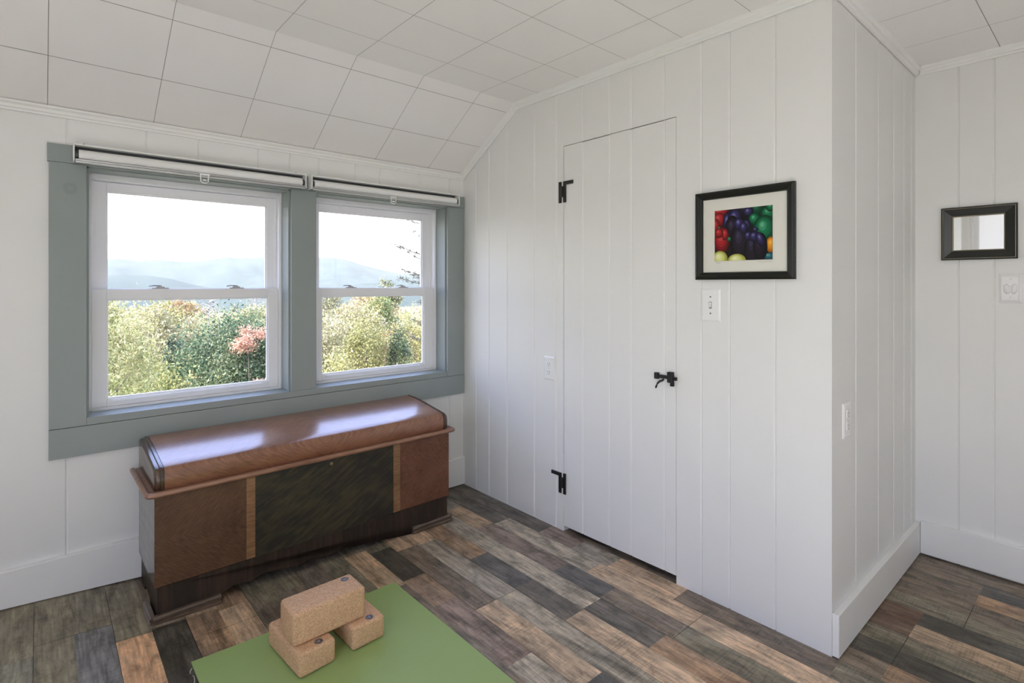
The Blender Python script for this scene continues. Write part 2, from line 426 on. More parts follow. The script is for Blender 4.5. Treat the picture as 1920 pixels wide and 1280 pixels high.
# left wall with its window, back wall with a wide window: both behind the camera
LWY = (-4.42, -2.0); LWZ = (.45, 1.95); NWY = (-1.93, -1.50)
gl = [-.2, -.45, -.62, -.85, -1.0, -1.2, -1.42, -1.48, -4.4]
grooved('wall_left', [(NWY[1], 0, -.02, 2.1, gl), (BY, LWY[0], -.02, 2.1, gl), (LWY[1], NWY[0], LWZ[0], LWZ[1], []), (LWY[0], NWY[1], -.02, LWZ[0], []), (LWY[0], NWY[1], LWZ[1], 2.1, [])],
        lambda u, z, d: (LX - d, u, z),
        [(LX - .12, LX - .005, NWY[1], .17, -.05, 2.2), (LX - .12, LX - .005, LWY[1], NWY[0], LWZ[0], LWZ[1]), (LX - .12, LX - .005, BY - .1, LWY[0], -.05, 2.2), (LX - .12, LX - .005, LWY[0], NWY[1], -.05, LWZ[0]), (LX - .12, LX - .005, LWY[0], NWY[1], LWZ[1], 2.2)])
BWX = (-3.1, -2.45); BWZ = (.8, 1.95)
gb = [-3.2, -2.3, -2.0, -1.7, -1.4, -1.1, -.8, -.5, -.2, .1, .4, .7, .9]
grooved('wall_rear', [(LX, BWX[0], -.02, 2.1, gb), (BWX[1], RX, -.02, 2.1, gb), (BWX[0], BWX[1], -.02, BWZ[0], gb), (BWX[0], BWX[1], BWZ[1], 2.1, gb)],
        lambda u, z, d: (u, BY - d, z),
        [(LX - .1, BWX[0], BY - .12, BY - .005, -.05, 2.2), (BWX[1], RX + .1, BY - .12, BY - .005, -.05, 2.2), (BWX[0], BWX[1], BY - .12, BY - .005, -.05, BWZ[0]), (BWX[0], BWX[1], BY - .12, BY - .005, BWZ[1], 2.2)])

# ------------------------------------------------------------------ ceiling of painted tiles
def build_ceiling():
    mb = MB(); g = .0008
    xs = [LX - .1] + [-.24 - .3155 * k for k in range(9, -1, -1)] + [.075, .39, .71, RX + .1]
    ys = [KY, -.652]
    while ys[-1] > BY: ys.append(ys[-1] - .2585)
    ys[-1] = BY - .1
    for a, b in zip(xs, xs[1:]):
        for c, d in zip(ys, ys[1:]):
            gc = 0 if c == KY else g
            mb.quad((a + g, d + g, CZ), (b - g, d + g, CZ), (b - g, c - gc, CZ), (a + g, c - gc, CZ))
        sl = [.03, -.193, -.412, KY]
        for c, d in zip(sl, sl[1:]):
            gd = 0 if d == KY else g; gc = g
            mb.quad((a + g, d + gd, slope_z(d + gd)), (b - g, d + gd, slope_z(d + gd)), (b - g, c - gc, KZ0 + (CZ - KZ0) * ((c - gc) / KY)), (a + g, c - gc, KZ0 + (CZ - KZ0) * ((c - gc) / KY)))
    # backing above the joints, and the roof deck
    for (ya, za), (yb, zb) in (((BY - .1, CZ + .004), (KY, CZ + .004)), ((KY, CZ + .004), (.17, KZ0 - .102))):
        mb.quad((LX - .1, ya, za), (RX + .1, ya, za), (RX + .1, yb, zb), (LX - .1, yb, zb), 1)
    mb.box(LX - .15, RX + .15, BY - .12, .17, 2.2, 2.26)
    return struct(mb.build('ceiling', [M['ceil'], M['joint']], recalc=False))
build_ceiling()

# ------------------------------------------------------------------ crown mouldings and baseboards
CROWN = [(.0015, -.027), (.002, -.032), (.008, -.032), (.010, -.025), (.015, -.022), (.016, -.012), (.024, -.006), (.026, 0), (0, .004)]
def sweep(name, p0, p1, outv, upv, prof=CROWN):
    outv = Vector(outv); upv = Vector(upv); mb = MB()
    mb.loft([[Vector(p) + outv * a + upv * b for a, b in prof] for p in (p0, p1)])
    return struct(mb.build(name, M['base'], recalc=True))
sd = Vector((0, KY, CZ - KZ0)).normalized(); sn = Vector((0, -sd.z, sd.y)) * 1.0
sweep('trim_1', (LX, 0, KZ0), (0, 0, KZ0), (0, -1, 0), (0, 0, 1), [(a, b - a * .0) for a, b in CROWN[:-1]] + [(0, 0)])
upn = Vector((0, sd.z, -sd.y)); upn = upn if upn.z > 0 else -upn
sweep('trim_2', (0, -.004, KZ0 + .003), (0, KY, CZ), (-1, 0, 0), upn)
sweep('trim_3', (0, KY - .001, CZ), (0, JY, CZ), (-1, 0, 0), (0, 0, 1))
sweep('trim_4', (.0, JY, CZ), (RX, JY, CZ), (0, -1, 0), (0, 0, 1))
sweep('trim_5', (RX, JY - .02, CZ), (RX, BY, CZ), (-1, 0, 0), (0, 0, 1))
mb = MB()
xs = [LX, -2.5, -1.94, -1.6, -1.3, 0]
for a, b in zip(xs, xs[1:]):
    ring = lambda x: [(x, 0, floor_rise(x, -.02) + .006), (x, -.018, floor_rise(x, -.02) + .006), (x, -.018, .172 if x < -1.5 else .157), (x, -.015, .175 if x < -1.5 else .160), (x, 0, .175 if x < -1.5 else .160)]
    mb.loft([ring(a), ring(b)])
struct(mb.build('baseboard_back', M['base']))
mb = MB(); mb.box(0.0, RX - .002, JY - .02, JY - .0002, .004, .135); struct(mb.build('baseboard_nook', M['base'], bevel=.002))
mb = MB(); mb.box(RX - .018, RX - .0002, BY, JY - .021, .008, .142); struct(mb.build('baseboard_right', M['base'], bevel=.002))

# ------------------------------------------------------------------ grey window casing
mb = MB(); t = -.018
mb.box(-1.8185, -.02 + .0165, t, .0, 1.5865, 1.651)                      # head board
mb.box(-1.814, WL[0], t, 0, .6345, 1.5855)                               # left board
mb.box(WL[1], WR[0], t, 0, .6625, 1.5855)                                # mullion board
mb.box(WR[1], -.004, t, 0, .6345, 1.5855)                                # right board
mb.box(WL[0] + .0003, WR[1] - .0003, t + .0005, 0, .6345, .6620)        # sill board
mb.box(-1.8145, -.003, t - .001, 0, .527, .6330)                         # apron
for a, b in (WL, WR):                                                    # linings of the openings
    mb.box(a, a + .008, 0, .165, WZ0, WZ1); mb.box(b - .008, b, 0, .165, WZ0, WZ1)
    mb.box(a, b, 0, .165, WZ1 - .008, WZ1); mb.box(a, b, 0, .165, WZ0, WZ0 + .002)
struct(mb.build('trim_6', M['trim'], bevel=.0015))

# ------------------------------------------------------------------ windows
def sash(parent, name, x0, x1, y0, y1, z0, z1, gx0, gx1, gz0, gz1):
    m = MB()
    m.box(x0, gx0, y0, y1, z0, z1); m.box(gx1, x1, y0, y1, z0, z1)
    m.box(gx0, gx1, y0, y1, z0, gz0); m.box(gx0, gx1, y0, y1, gz1, z1)
    b = .006                                                            # glazing bead
    m.box(gx0 - .001, gx0 + b, y0 + .006, y1 - .004, gz0, gz1); m.box(gx1 - b, gx1 + .001, y0 + .006, y1 - .004, gz0, gz1)
    m.box(gx0, gx1, y0 + .006, y1 - .004, gz0 - .001, gz0 + b); m.box(gx0, gx1, y0 + .006, y1 - .004, gz1 - b, gz1 + .001)
    o = m.build(name, M['vinyl'], parent, bevel=.0018)
    ym = (y0 + y1) / 2
    g = MB(); g.quad((gx0, ym, gz0), (gx1, ym, gz0), (gx1, ym, gz1), (gx0, ym, gz1)); g.build('glass', M['glass'], o)
    return o
def window(idx, ox, lg, ug, lock_x):
    r = struct(empty('window_%d' % idx, ((ox[0] + ox[1]) / 2, .1, WZ0)))
    inv = Matrix.Translation(-r.location)
    a, b = ox[0] + .008, ox[1] - .008
    f = MB(); w = .012
    f.box(a, a + w, .088, .165, WZ0 + .002, WZ1 - .008); f.box(b - w, b, .088, .165, WZ0 + .002, WZ1 - .008)
    f.box(a + w, b - w, .088, .165, WZ1 - .03, WZ1 - .008); f.box(a + w, b - w, .085, .165, WZ0 + .002, WZ0 + .012)
    f.box(a + w, a + w + .012, .126, .135, 1.13, WZ1 - .03); f.box(b - w - .012, b - w, .126, .135, 1.13, WZ1 - .03)   # track ribs
    objs = [f.build('frame', M['vinyl'], r, bevel=.0012)]
    lo = sash(r, 'lower_sash', a + w + .001, b - w - .001, .100, .124, WZ0 + .0125, 1.131, lg[0], lg[1], .701, 1.091)
    up = sash(r, 'upper_sash', a + w + .001, b - w - .001, .130, .154, 1.095, WZ1 - .031, ug[0], ug[1], 1.128, 1.519)
    lip = MB(); lip.box(lg[0] + .02, lg[1] - .03, .093, .1005, .689, .697); lift = lip.build('lift_rail', M['vinyl'], lo, bevel=.001)
    for x in lock_x:
        k = MB(); k.box(x - .03, x + .028, .103, .121, 1.131, 1.136); k.box(x - .016, x + .014, .106, .119, 1.136, 1.141)
        k.tube([(x, .112, 1.14), (x, .112, 1.1455)], .006, 12)
        k.tube([(x, .112, 1.1445), (x - .02, .109, 1.1455), (x - .042, .106, 1.1425)], [.003, .003, .0022], 8)
        k.build('sash_lock', M['steel'], lo, smooth=.6)
    for o in [c for c in r.children]: o.matrix_parent_inverse = inv
    bpy.context.view_layer.update()
    return r
window(1, WL, (-1.642, -1.040), (-1.641, -1.038), (-1.462, -1.173))
window(2, WR, (-.789, -.199), (-.793, -.191), (-.633, -.33))
# the windows behind the camera
def plain_window(idx, pts, fn, nx):
    r = struct(empty('window_%d' % idx))
    (u0, u1), (z0, z1) = pts
    f = MB(); w = .05
    bx = lambda a, b, c, d, e, g, m: m.prism([(a, c), (b, c), (b, d), (a, d)], fn, e, g)
    bx(u0, u0 + w, z0, z1, .03, .09, f); bx(u1 - w, u1, z0, z1, .03, .09, f); bx(u0 + w, u1 - w, z0, z0 + w, .03, .09, f); bx(u0 + w, u1 - w, z1 - w, z1, .03, .09, f)
    for k in range(1, nx):
        c = u0 + (u1 - u0) * k / nx; bx(c - .03, c + .03, z0 + w, z1 - w, .03, .09, f)
    f.build('frame', M['vinyl'], r)
    g = MB(); g.add([fn(u0 + w, z0 + w, .06), fn(u1 - w, z0 + w, .06), fn(u1 - w, z1 - w, .06), fn(u0 + w, z1 - w, .06)], [(0, 1, 2, 3)]); g.build('glass', M['glass'], r)
plain_window(3, (LWY, LWZ), lambda u, z, d: (LX - d, u, z), 2)
plain_window(5, (NWY, LWZ), lambda u, z, d: (LX - d, u, z), 1)
plain_window(4, (BWX, BWZ), lambda u, z, d: (u, BY - d, z), 1)

# ------------------------------------------------------------------ roller shades
def sheer():
    m = N('backlit_shade_cloth'); tl = m.t.nodes.new('ShaderNodeBsdfTranslucent'); tl.inputs[0].default_value = (.085, .085, .09, 1)
    df = m.t.nodes.new('ShaderNodeBsdfDiffuse'); df.inputs[0].default_value = (.7, .7, .7, 1)
    mx = m.t.nodes.new('ShaderNodeAddShader'); m.link(tl.outputs[0], mx.inputs[0]); m.link(df.outputs[0], mx.inputs[1]); m.link(mx.outputs[0], m.out.inputs[0])
    return m.mat
M['sheer'] = sheer()
m = MB(); m.quad((LX - .02, NWY[0] + .004, LWZ[0] + .02), (LX - .02, NWY[1] - .004, LWZ[0] + .02), (LX - .02, NWY[1] - .004, LWZ[1] - .03), (LX - .02, NWY[0] + .004, LWZ[1] - .03))
ds = tag(empty('roller_shade', (LX - .02, (NWY[0] + NWY[1]) / 2, LWZ[0])), 'white shade drawn fully down, seen glowing in the small wall mirror', 'window shade')
a = m.build('shade_cloth', M['sheer'], ds); a.matrix_parent_inverse = Matrix.Translation(-ds.location)
m = MB(); m.tube([(LX - .02, NWY[0] + .004, LWZ[1] - .025), (LX - .02, NWY[1] - .004, LWZ[1] - .025)], .02, 16); a = m.build('fabric_roll', M['shade'], ds, smooth=.7); a.matrix_parent_inverse = Matrix.Translation(-ds.location)
def roller_shade(x0, x1, label):
    zc = 1.6165; r = tag(empty('roller_shade', ((x0 + x1) / 2, -.019, 1.588)), label, 'window shade')
    inv = Matrix.Translation(-r.location); parts = []
    m = MB(); m.box(x0 + .004, x1 - .004, -.063, -.0195, 1.6475, 1.651); m.box(x0 + .004, x1 - .004, -.066, -.063, 1.6455, 1.651)
    parts.append(m.build('headrail', M['base'], r, bevel=.0008))
    m = MB(); m.box(x0 + .004, x1 - .004, -.024, -.0195, 1.592, 1.6475); parts.append(m.build('back_rail', M['darkgrey'], r))  # shade of the slot above the roll is put into its dark colour
    for x in (x0, x1 - .004):
        m = MB(); m.box(x, x + .004, -.068, -.0195, 1.588, 1.652); parts.append(m.build('end_bracket', M['base'], r, bevel=.001))
    m = MB(); m.tube([(x0 + .016, -.044, zc - .003), (x1 - .016, -.044, zc - .003)], .0205, 28); parts.append(m.build('fabric_roll', M['shade'], r, smooth=.7))
    for x in (x0 + .004, x1 - .016):
        m = MB(); m.tube([(x, -.044, zc - .003), (x + .012, -.044, zc - .003)], .015, 20)
        parts.append(m.build('roller_end', M['darkgrey'], r, smooth=.7))
    m = MB(); m.tube([(x0 + .006, -.063, 1.5945), (x1 - .006, -.063, 1.5945)], .004, 14); m.box(x0 + .006, x1 - .006, -.0655, -.052, 1.584, 1.5885); m.box(x0 + .006, x1 - .006, -.0625, -.052, 1.5885, 1.592)
    hb = m.build('hem_bar', M['alu'], r, smooth=.7); parts.append(hb)
    xp = x0 + (x1 - x0) * .50; m = MB(); h = .0025
    ring = [(xp - .015, 1.592), (xp - .013, 1.566), (xp - .008, 1.560), (xp + .008, 1.560), (xp + .013, 1.566), (xp + .015, 1.592)]
    m.tube([(a, -.069, b) for a, b in ring], h, 8); m.box(xp - .007, xp + .007, -.071, -.067, 1.568, 1.5735); m.box(xp - .017, xp + .017, -.071, -.060, 1.590, 1.597)
    pt = m.build('pull_tab', M['plastic'], hb, smooth=.7)
    for x in (x0 + .035, x1 - .035):
        m = MB(); m.box(x - .006, x + .006, -.045, -.02, 1.6512, 1.653); m.tube([(x - .004, -.04, 1.652), (x - .004, -.04, 1.658)], .0022, 8)
        parts.append(m.build('mounting_clip', M['black'], r))
    for o in parts: o.matrix_parent_inverse = inv
roller_shade(-1.749, -.925, 'white roller shade rolled up above the wider left window')
roller_shade(-.901, -.070, 'white roller shade rolled up above the right window beside the closet wall')

# ------------------------------------------------------------------ closet door
door = struct(empty('door_1', (0, (DY0 + DY1) / 2, .02)))
dinv = Matrix.Translation(-door.location)
def door_part(mb, name, mat, par=None, **k):
    o = mb.build(name, mat, par or door, **k)
    if par is None: o.matrix_parent_inverse = dinv
    return o
mb = MB(); g = .0016; gw = .0045
us = [DY1 + g]
for q in [-1.335, -1.178, -1.065, -.914]: us += [q - gw, q, q + gw]
us += [DY0 - g]
zb = lambda u: .031 - (u - DY0) * 0.0 - .006 * ((u - DY1) / (DY0 - DY1))
for i, (a, b) in enumerate(zip(us, us[1:])):
    da = .004 if i % 3 == 2 else .0005; db = .004 if i % 3 == 1 else .0005
    zt = DZ1 - .003 - (.0015 if (i // 3) % 2 else 0)
    mb.add([(da, a, zb(a)), (db, b, zb(b)), (db, b, zt), (da, a, zt), (.03, a, zb(a)), (.03, b, zb(b)), (.03, b, zt), (.03, a, zt)],
           [(0, 1, 2, 3), (4, 7, 6, 5), (0, 4, 5, 1), (2, 6, 7, 3)] + ([(0, 3, 7, 4)] if i == 0 else []) + ([(1, 5, 6, 2)] if i == len(us) - 2 else []))
door_part(mb, 'panel', M['wall'])
def slab_yz(mb, ya, yb, za, zb_, x0=-.006, x1=.0002): mb.box(x0, x1, min(ya, yb), max(ya, yb), za, zb_)
h = MB(); slab_yz(h, -.768, -.783, 1.531, 1.629); slab_yz(h, -.797, -.812, 1.531, 1.629); slab_yz(h, -.8121, -.856, 1.613, 1.629); slab_yz(h, -.7831, -.7969, 1.557, 1.607, -.0055)
h.tube([(-.007, -.79, 1.56), (-.007, -.79, 1.604)], .006, 10); door_part(h, 'hinge', M['black'])
h = MB(); slab_yz(h, -.768, -.783, .174, .268); slab_yz(h, -.797, -.811, .174, .270); slab_yz(h, -.7679, -.720, .252, .268); slab_yz(h, -.7831, -.7969, .2, .248, -.0055)
h.tube([(-.007, -.79, .203), (-.007, -.79, .245)], .006, 10); door_part(h, 'hinge', M['black'])
l = MB(); slab_yz(l, -1.296, -1.312, .778, .803, -.014, .0005); slab_yz(l, -1.312, -1.352, .783, .796, -.011, -.002); l.box(-.012, -.002, -1.393, -1.352, .781, .794)
latch = door_part(l, 'latch', M['black'], bevel=.0012)
l = MB(); slab_yz(l, -1.357, -1.378, .771, .812, -.018, .0005); slab_yz(l, -1.366, -1.379, .757, .771, -.012, .0005)
door_part(l, 'keeper', M['black'], latch, bevel=.0012)
l = MB(); l.tube([(-.012, -1.339, .781), (-.018, -1.336, .776), (-.022, -1.328, .773), (-.024, -1.319, .764), (-.024, -1.314, .753), (-.024, -1.311, .745)], [.004, .0045, .0045, .004, .0038, .0034], 10)
door_part(l, 'lever', M['black'], latch, smooth=.7)
# ------------------------------------------------------------------ switches and outlets
def frame_fn(kind):
    if kind == 'D': return lambda u, z, d: (-d, u, z)          # on the closet wall
    if kind == 'N': return lambda u, z, d: (u, JY - d, z)       # on the closet end
    return lambda u, z, d: (RX - d, u, z)
def plate(mb, fn, uc, zc, w, hh, t=.006, b=.006, mi=0):
    o = [(uc - w / 2, zc - hh / 2), (uc + w / 2, zc - hh / 2), (uc + w / 2, zc + hh / 2), (uc - w / 2, zc + hh / 2)]
    i = [(uc - w / 2 + b, zc - hh / 2 + b), (uc + w / 2 - b, zc - hh / 2 + b), (uc + w / 2 - b, zc + hh / 2 - b), (uc - w / 2 + b, zc + hh / 2 - b)]
    mb.loft([[fn(a, c, 0) for a, c in o], [fn(a, c, t * .45) for a, c in o], [fn(a, c, t) for a, c in i]], mi)
def disc(mb, fn, uc, zc, r, d0, d1, n=16, mi=0, sq=1):
    mb.prism([(uc + r * math.cos(2 * PI * k / n), zc + sq * r * math.sin(2 * PI * k / n)) for k in range(n)], fn, d0, d1, mi)
def outlet(kind, uc, zc, label):
    fn = frame_fn(kind); r = tag(empty('wall_outlet', fn(uc, zc, 0)), label, 'outlet'); inv = Matrix.Translation(-r.location)
    m = MB(); plate(m, fn, uc, zc, .072, .112); a = m.build('cover_plate', M['plastic'], r)
    parts = [a]
    for dz in (.0195, -.0195):
        m = MB(); z = zc + dz
        poly = [(uc + .0165 * c, z + .0145 * s) for c, s in [(-1, .62), (-.62, 1), (.62, 1), (1, .62), (1, -.62), (.62, -1), (-.62, -1), (-1, -.62)]]
        m.prism(poly, fn, .004, .0078); b = m.build('receptacle', M['plastic'], r); parts.append(b)
        s = MB()
        for du, hh in ((-.0065, .009), (.0065, .0075)): s.prism([(uc + du - .0011, z - hh / 2 + .003), (uc + du + .0011, z - hh / 2 + .003), (uc + du + .0011, z + hh / 2 + .003), (uc + du - .0011, z + hh / 2 + .003)], fn, .0074, .0081)
        disc(s, fn, uc, z - .0075, .0026, .0074, .0081)
        s.build('slots', M['slot'], b)
    m = MB(); disc(m, fn, uc, zc, .003, .0055, .0068); parts.append(m.build('screw', M['alu'], r))
    for o in parts: o.matrix_parent_inverse = inv
outlet('D', -.705, .749, 'white outlet low on the white panelled wall left of the closet door')
outlet('N', .128, .711, 'white outlet on the shaded end wall right of the corner')
fn = frame_fn('D'); uc, zc = -1.530, 1.0745
sw = tag(empty('light_switch', fn(uc, zc, 0)), 'white toggle light switch on the wall below the framed vegetable photo', 'light switch'); inv = Matrix.Translation(-sw.location)
m = MB(); plate(m, fn, uc, zc, .074, .119); a = m.build('cover_plate', M['plastic'], sw); a.matrix_parent_inverse = inv
m = MB(); m.prism([(uc - .005, zc - .012), (uc + .005, zc - .012), (uc + .005, zc + .012), (uc - .005, zc + .012)], fn, .0055, .0072); a = m.build('switch_slot', M['slot'], sw); a.matrix_parent_inverse = inv
m = MB(); m.add([fn(uc - .0042, zc - .010, .006), fn(uc + .0042, zc - .010, .006), fn(uc + .0042, zc + .010, .006), fn(uc - .0042, zc + .010, .006), fn(uc - .0035, zc + .004, .018), fn(uc + .0035, zc + .004, .018), fn(uc + .0035, zc + .011, .017), fn(uc - .0035, zc + .011, .017)],
      [(0, 1, 2, 3), (4, 5, 6, 7), (0, 1, 5, 4), (1, 2, 6, 5), (2, 3, 7, 6), (3, 0, 4, 7)]); a = m.build('toggle', M['plastic'], sw, bevel=.001); a.matrix_parent_inverse = inv
for dz in (.03, -.03):
    m = MB(); disc(m, fn, uc, zc + dz, .003, .0055, .0068); a = m.build('screw', M['slot'], sw); a.matrix_parent_inverse = inv
# glossy embossed plate on the right wall
fn = frame_fn('R'); uc, zc = -2.2305, 1.135
wp = tag(empty('wall_plate', fn(uc, zc, 0)), 'glossy white embossed wall plate below the small black mirror', 'wall plate'); inv = Matrix.Translation(-wp.location)
m = MB(); o4 = lambda w, hh: [(uc - w, zc - hh), (uc + w, zc - hh), (uc + w, zc + hh), (uc - w, zc + hh)]
m.loft([[fn(a, c, 0) for a, c in o4(.0335, .058)], [fn(a, c, .003) for a, c in o4(.0335, .058)], [fn(a, c, .010) for a, c in o4(.026, .047)], [fn(a, c, .008) for a, c in o4(.022, .043)]])
a = m.build('cover_plate', M['plastic'], wp); a.matrix_parent_inverse = inv
for sgn in (1, -1):
    m = MB(); ring = [(uc + sgn * .002, zc - .018), (uc + sgn * .011, zc - .024), (uc + sgn * .02, zc - .012), (uc + sgn * .02, zc + .012), (uc + sgn * .011, zc + .018), (uc + sgn * .002, zc + .008)]
    m.loft([[fn(x, z, .006) for x, z in ring], [fn(x, z, .011) for x, z in ring], [fn(uc + sgn * .011 + (x - uc - sgn * .011) * .5, zc - .003 + (z - zc + .003) * .6, .015) for x, z in ring]])
    a = m.build('raised_lobe', M['plastic'], wp, smooth=1.2); a.matrix_parent_inverse = inv
for dz in (.036, -.036):
    m = MB(); disc(m, fn, uc, zc + dz, .003, .007, .0095); a = m.build('screw', M['alu'], wp); a.matrix_parent_inverse = inv

# ------------------------------------------------------------------ framed picture
def picture_frame(mb, fn, u0, u1, z0, z1, prof):
    """prof: (inset from the outer edge, depth)"""
    rings = []
    for ins, d in prof: rings.append([fn(u0 + ins, z0 + ins, d), fn(u1 - ins, z0 + ins, d), fn(u1 - ins, z1 - ins, d), fn(u0 + ins, z1 - ins, d)])
    mb.loft(rings, 0, cap=False)
fn = frame_fn('D')
pic = tag(empty('framed_picture', fn(-1.649, 1.167, 0)), 'black framed photo of mixed bell peppers in a cream mat on the white wall', 'picture'); inv = Matrix.Translation(-pic.location)
PU = (-1.8235, -1.475); PZ = (1.167, 1.483)
m = MB(); picture_frame(m, fn, PU[0], PU[1], PZ[0], PZ[1], [(0, .0005), (0, .015), (.002, .017), (.008, .019), (.010, .0165), (.018, .014), (.020, .0155), (.0245, .012), (.0265, .006), (.0265, .0005)])
a = m.build('frame', M['blackframe'], pic); a.matrix_parent_inverse = inv
m = MB(); m.prism([(PU[0] + .02, PZ[0] + .02), (PU[1] - .02, PZ[0] + .02), (PU[1] - .02, PZ[1] - .02), (PU[0] + .02, PZ[1] - .02)], fn, .001, .0045)
a = m.build('mat_board', M['matboard'], pic); a.matrix_parent_inverse = inv
def pepper_print():
    u0, u1, z0, z1 = -1.7505, -1.546, 1.2335, 1.4145
    W = u1 - u0; Hh = z1 - z0
    mb = MB(); tones = []
    # print coordinates: s 0..1 left to right as seen, t 0..1 bottom to top (the wall is read with y falling to the right)
    def pt(s, t, d): return fn(u1 - s * W, z0 + t * Hh, d)
    def poly(ps, d, col):
        mb.add([pt(min(max(s, 0), 1), min(max(t, 0), 1), d) for s, t in ps], [tuple(range(len(ps)))]); tones.append(lin(col))
    poly([(0, 0), (1, 0), (1, 1), (0, 1)], .0048, (26, 24, 24))
    lev = [.0049]
    def lobe(s, t, rs, rt, dark, mid, light, hl=(-.25, .4), rot=0):
        lev[0] += .00002
        n = 22; k = 6
        for i in range(k):
            f = 1 - i / k; col = tuple(int(dark[j] + (mid[j] - dark[j]) * min(1, i / 2.5) + (light[j] - mid[j]) * max(0, (i - 3) / 2.6)) for j in range(3))
            cx = s + hl[0] * rs * (1 - f); cy = t + hl[1] * rt * (1 - f)
            ps = []
            for q in range(n):
                a_ = 2 * PI * q / n; x = rs * f * math.cos(a_); y = rt * f * math.sin(a_)
                ps.append((cx + x * math.cos(rot) - y * math.sin(rot), cy + x * math.sin(rot) + y * math.cos(rot)))
            lev[0] += .000004
            poly(ps, lev[0], col)
    RD = ((92, 12, 18), (166, 34, 40), (214, 98, 96)); PU_ = ((22, 18, 34), (52, 46, 92), (132, 132, 190)); DKP = ((14, 12, 16), (34, 28, 40), (70, 62, 92))
    GN = ((6, 52, 34), (20, 112, 72), (120, 186, 150)); YE = ((150, 150, 60), (214, 218, 140), (240, 243, 205)); OR = ((150, 84, 10), (226, 150, 28), (246, 200, 90))
    lobe(.10, .97, .16, .09, *RD); lobe(.08, .82, .12, .14, *RD); lobe(.02, .70, .08, .14, *RD)
    lobe(.55, .97, .14, .11, *DKP); lobe(.75, .95, .12, .12, *((8, 40, 28), (16, 74, 48), (60, 130, 96))); lobe(.60, .92, .09, .09, *PU_)
    lobe(.94, .86, .14, .13, *GN); lobe(.97, .97, .08, .09, *GN)
    lobe(.70, .77, .10, .12, *GN); lobe(.87, .56, .19, .27, *GN)
    lobe(.24, .74, .09, .22, *PU_); lobe(.37, .79, .13, .23, *PU_); lobe(.32, .62, .13, .26, *DKP)
    lobe(.46, .35, .17, .40, *DKP); lobe(.44, .70, .09, .13, *PU_); lobe(.57, .67, .075, .11, *PU_); lobe(.52, .62, .07, .12, *PU_)
    lobe(.09, .64, .035, .04, *GN); lobe(.13, .41, .14, .26, *RD); lobe(.19, .52, .06, .12, *RD); lobe(.08, .55, .08, .10, *RD); lobe(.27, .42, .035, .05, *GN)
    lobe(.98, .27, .09, .15, *OR); lobe(.95, .06, .12, .07, *((10, 50, 60), (40, 100, 110), (120, 170, 176)))
    lobe(.68, .20, .15, .34, *DKP); lobe(.80, .24, .12, .27, *DKP); lobe(.60, .46, .07, .09, *PU_); lobe(.70, .44, .09, .10, *PU_); lobe(.72, .57, .05, .045, *PU_); lobe(.80, .38, .07, .15, *PU_, rot=.3)
    lobe(.10, .04, .14, .16, *YE); lobe(.40, .00, .16, .13, *YE)
    o = mb.build('print', M['print'], pic, recalc=False); set_tone(o.data, tones)
    o.matrix_parent_inverse = inv
                                                                        # pencilled edition mark and signature under the print
    rr = random.Random(2)
    for nm, s0, s1 in (('edition_mark', .03, .10), ('signature', .75, .97)):
        m = MB(); pts = [pt(s0 + (s1 - s0) * k / 14, -.035 + rr.uniform(-.012, .012), .0048) for k in range(15)]
        m.tube(pts, .00028, 5)
        a = m.build(nm, M['darkgrey'], pic); a.matrix_parent_inverse = inv
pepper_print()

# ------------------------------------------------------------------ small mirror on the right wall
fn = frame_fn('R')
mir = tag(empty('wall_mirror', fn(-2.135, 1.25, 0)), 'small rectangular mirror in a wide black frame on the far right wall', 'mirror'); inv = Matrix.Translation(-mir.location)
MU = (-2.2515, -2.018); MZ = (1.25, 1.4645)
m = MB(); picture_frame(m, fn, MU[0], MU[1], MZ[0], MZ[1], [(0, .0005), (0, .014), (.003, .016), (.008, .016), (.009, .018), (.034, .013), (.036, .012)])
a = m.build('frame', M['mirrorframe'], mir); a.matrix_parent_inverse = inv
m = MB(); picture_frame(m, fn, MU[0], MU[1], MZ[0], MZ[1], [(.0048, .0159), (.0052, .0170), (.0066, .0170), (.007, .0159)])
picture_frame(m, fn, MU[0], MU[1], MZ[0], MZ[1], [(.0355, .0115), (.0365, .0127), (.0385, .0122), (.040, .008)])
a = m.build('gilt_lines', M['gold'], mir); a.matrix_parent_inverse = inv
m = MB(); m.prism([(MU[0] + .03, MZ[0] + .03), (MU[1] - .03, MZ[0] + .03), (MU[1] - .03, MZ[1] - .03), (MU[0] + .03, MZ[1] - .03)], fn, .004, .008)
a = m.build('mirror_glass', M['mirror'], mir); a.matrix_parent_inverse = inv

# ------------------------------------------------------------------ cedar chest
ch = tag(empty('blanket_chest', (-1.552, -.372, 0), math.radians(.8)), 'long dark wood blanket chest with inlaid front under the windows', 'chest')
CW, CD = 1.213, .337
m = MB()                                                                # plinth sides with a cut-out between the feet
for xa, xb in ((.012, .024), (CW - .024, CW - .012)):
    m.prism([(.022, .0), (.13, .0), (.15, .03), (.2, .036), (.25, .03), (.27, .0), (CD, .0), (CD, .125), (.022, .125)], lambda a, b, t: (t, a, b), xa, xb)
m.box(.024, CW - .024, CD - .012, CD, .03, .125)
m.build('plinth', M['w_apron'], ch)
m = MB(); m.box(.004, CW - .004, .006, CD, .125, .440)
m.build('body', M['w_body'], ch, bevel=.002)
def front(name, x0, x1, z0, z1, mat, y0=0, y1=.0065): 
    q = MB(); q.box(x0, x1, y0, y1, z0, z1); return q.build(name, mat, ch, bevel=.0008)
front('chevron_panel', .004, .2915, .1255, .437, M['w_panl'])
front('crossband_strip', .292, .3235, .1255, .437, M['w_stile'])
front('centre_panel', .324, .9065, .1225, .437, M['w_centre'])
front('crossband_strip', .907, .9415, .1255, .437, M['w_stile'])
front('chevron_panel', .942, CW - .004, .1255, .437, M['w_panr'])
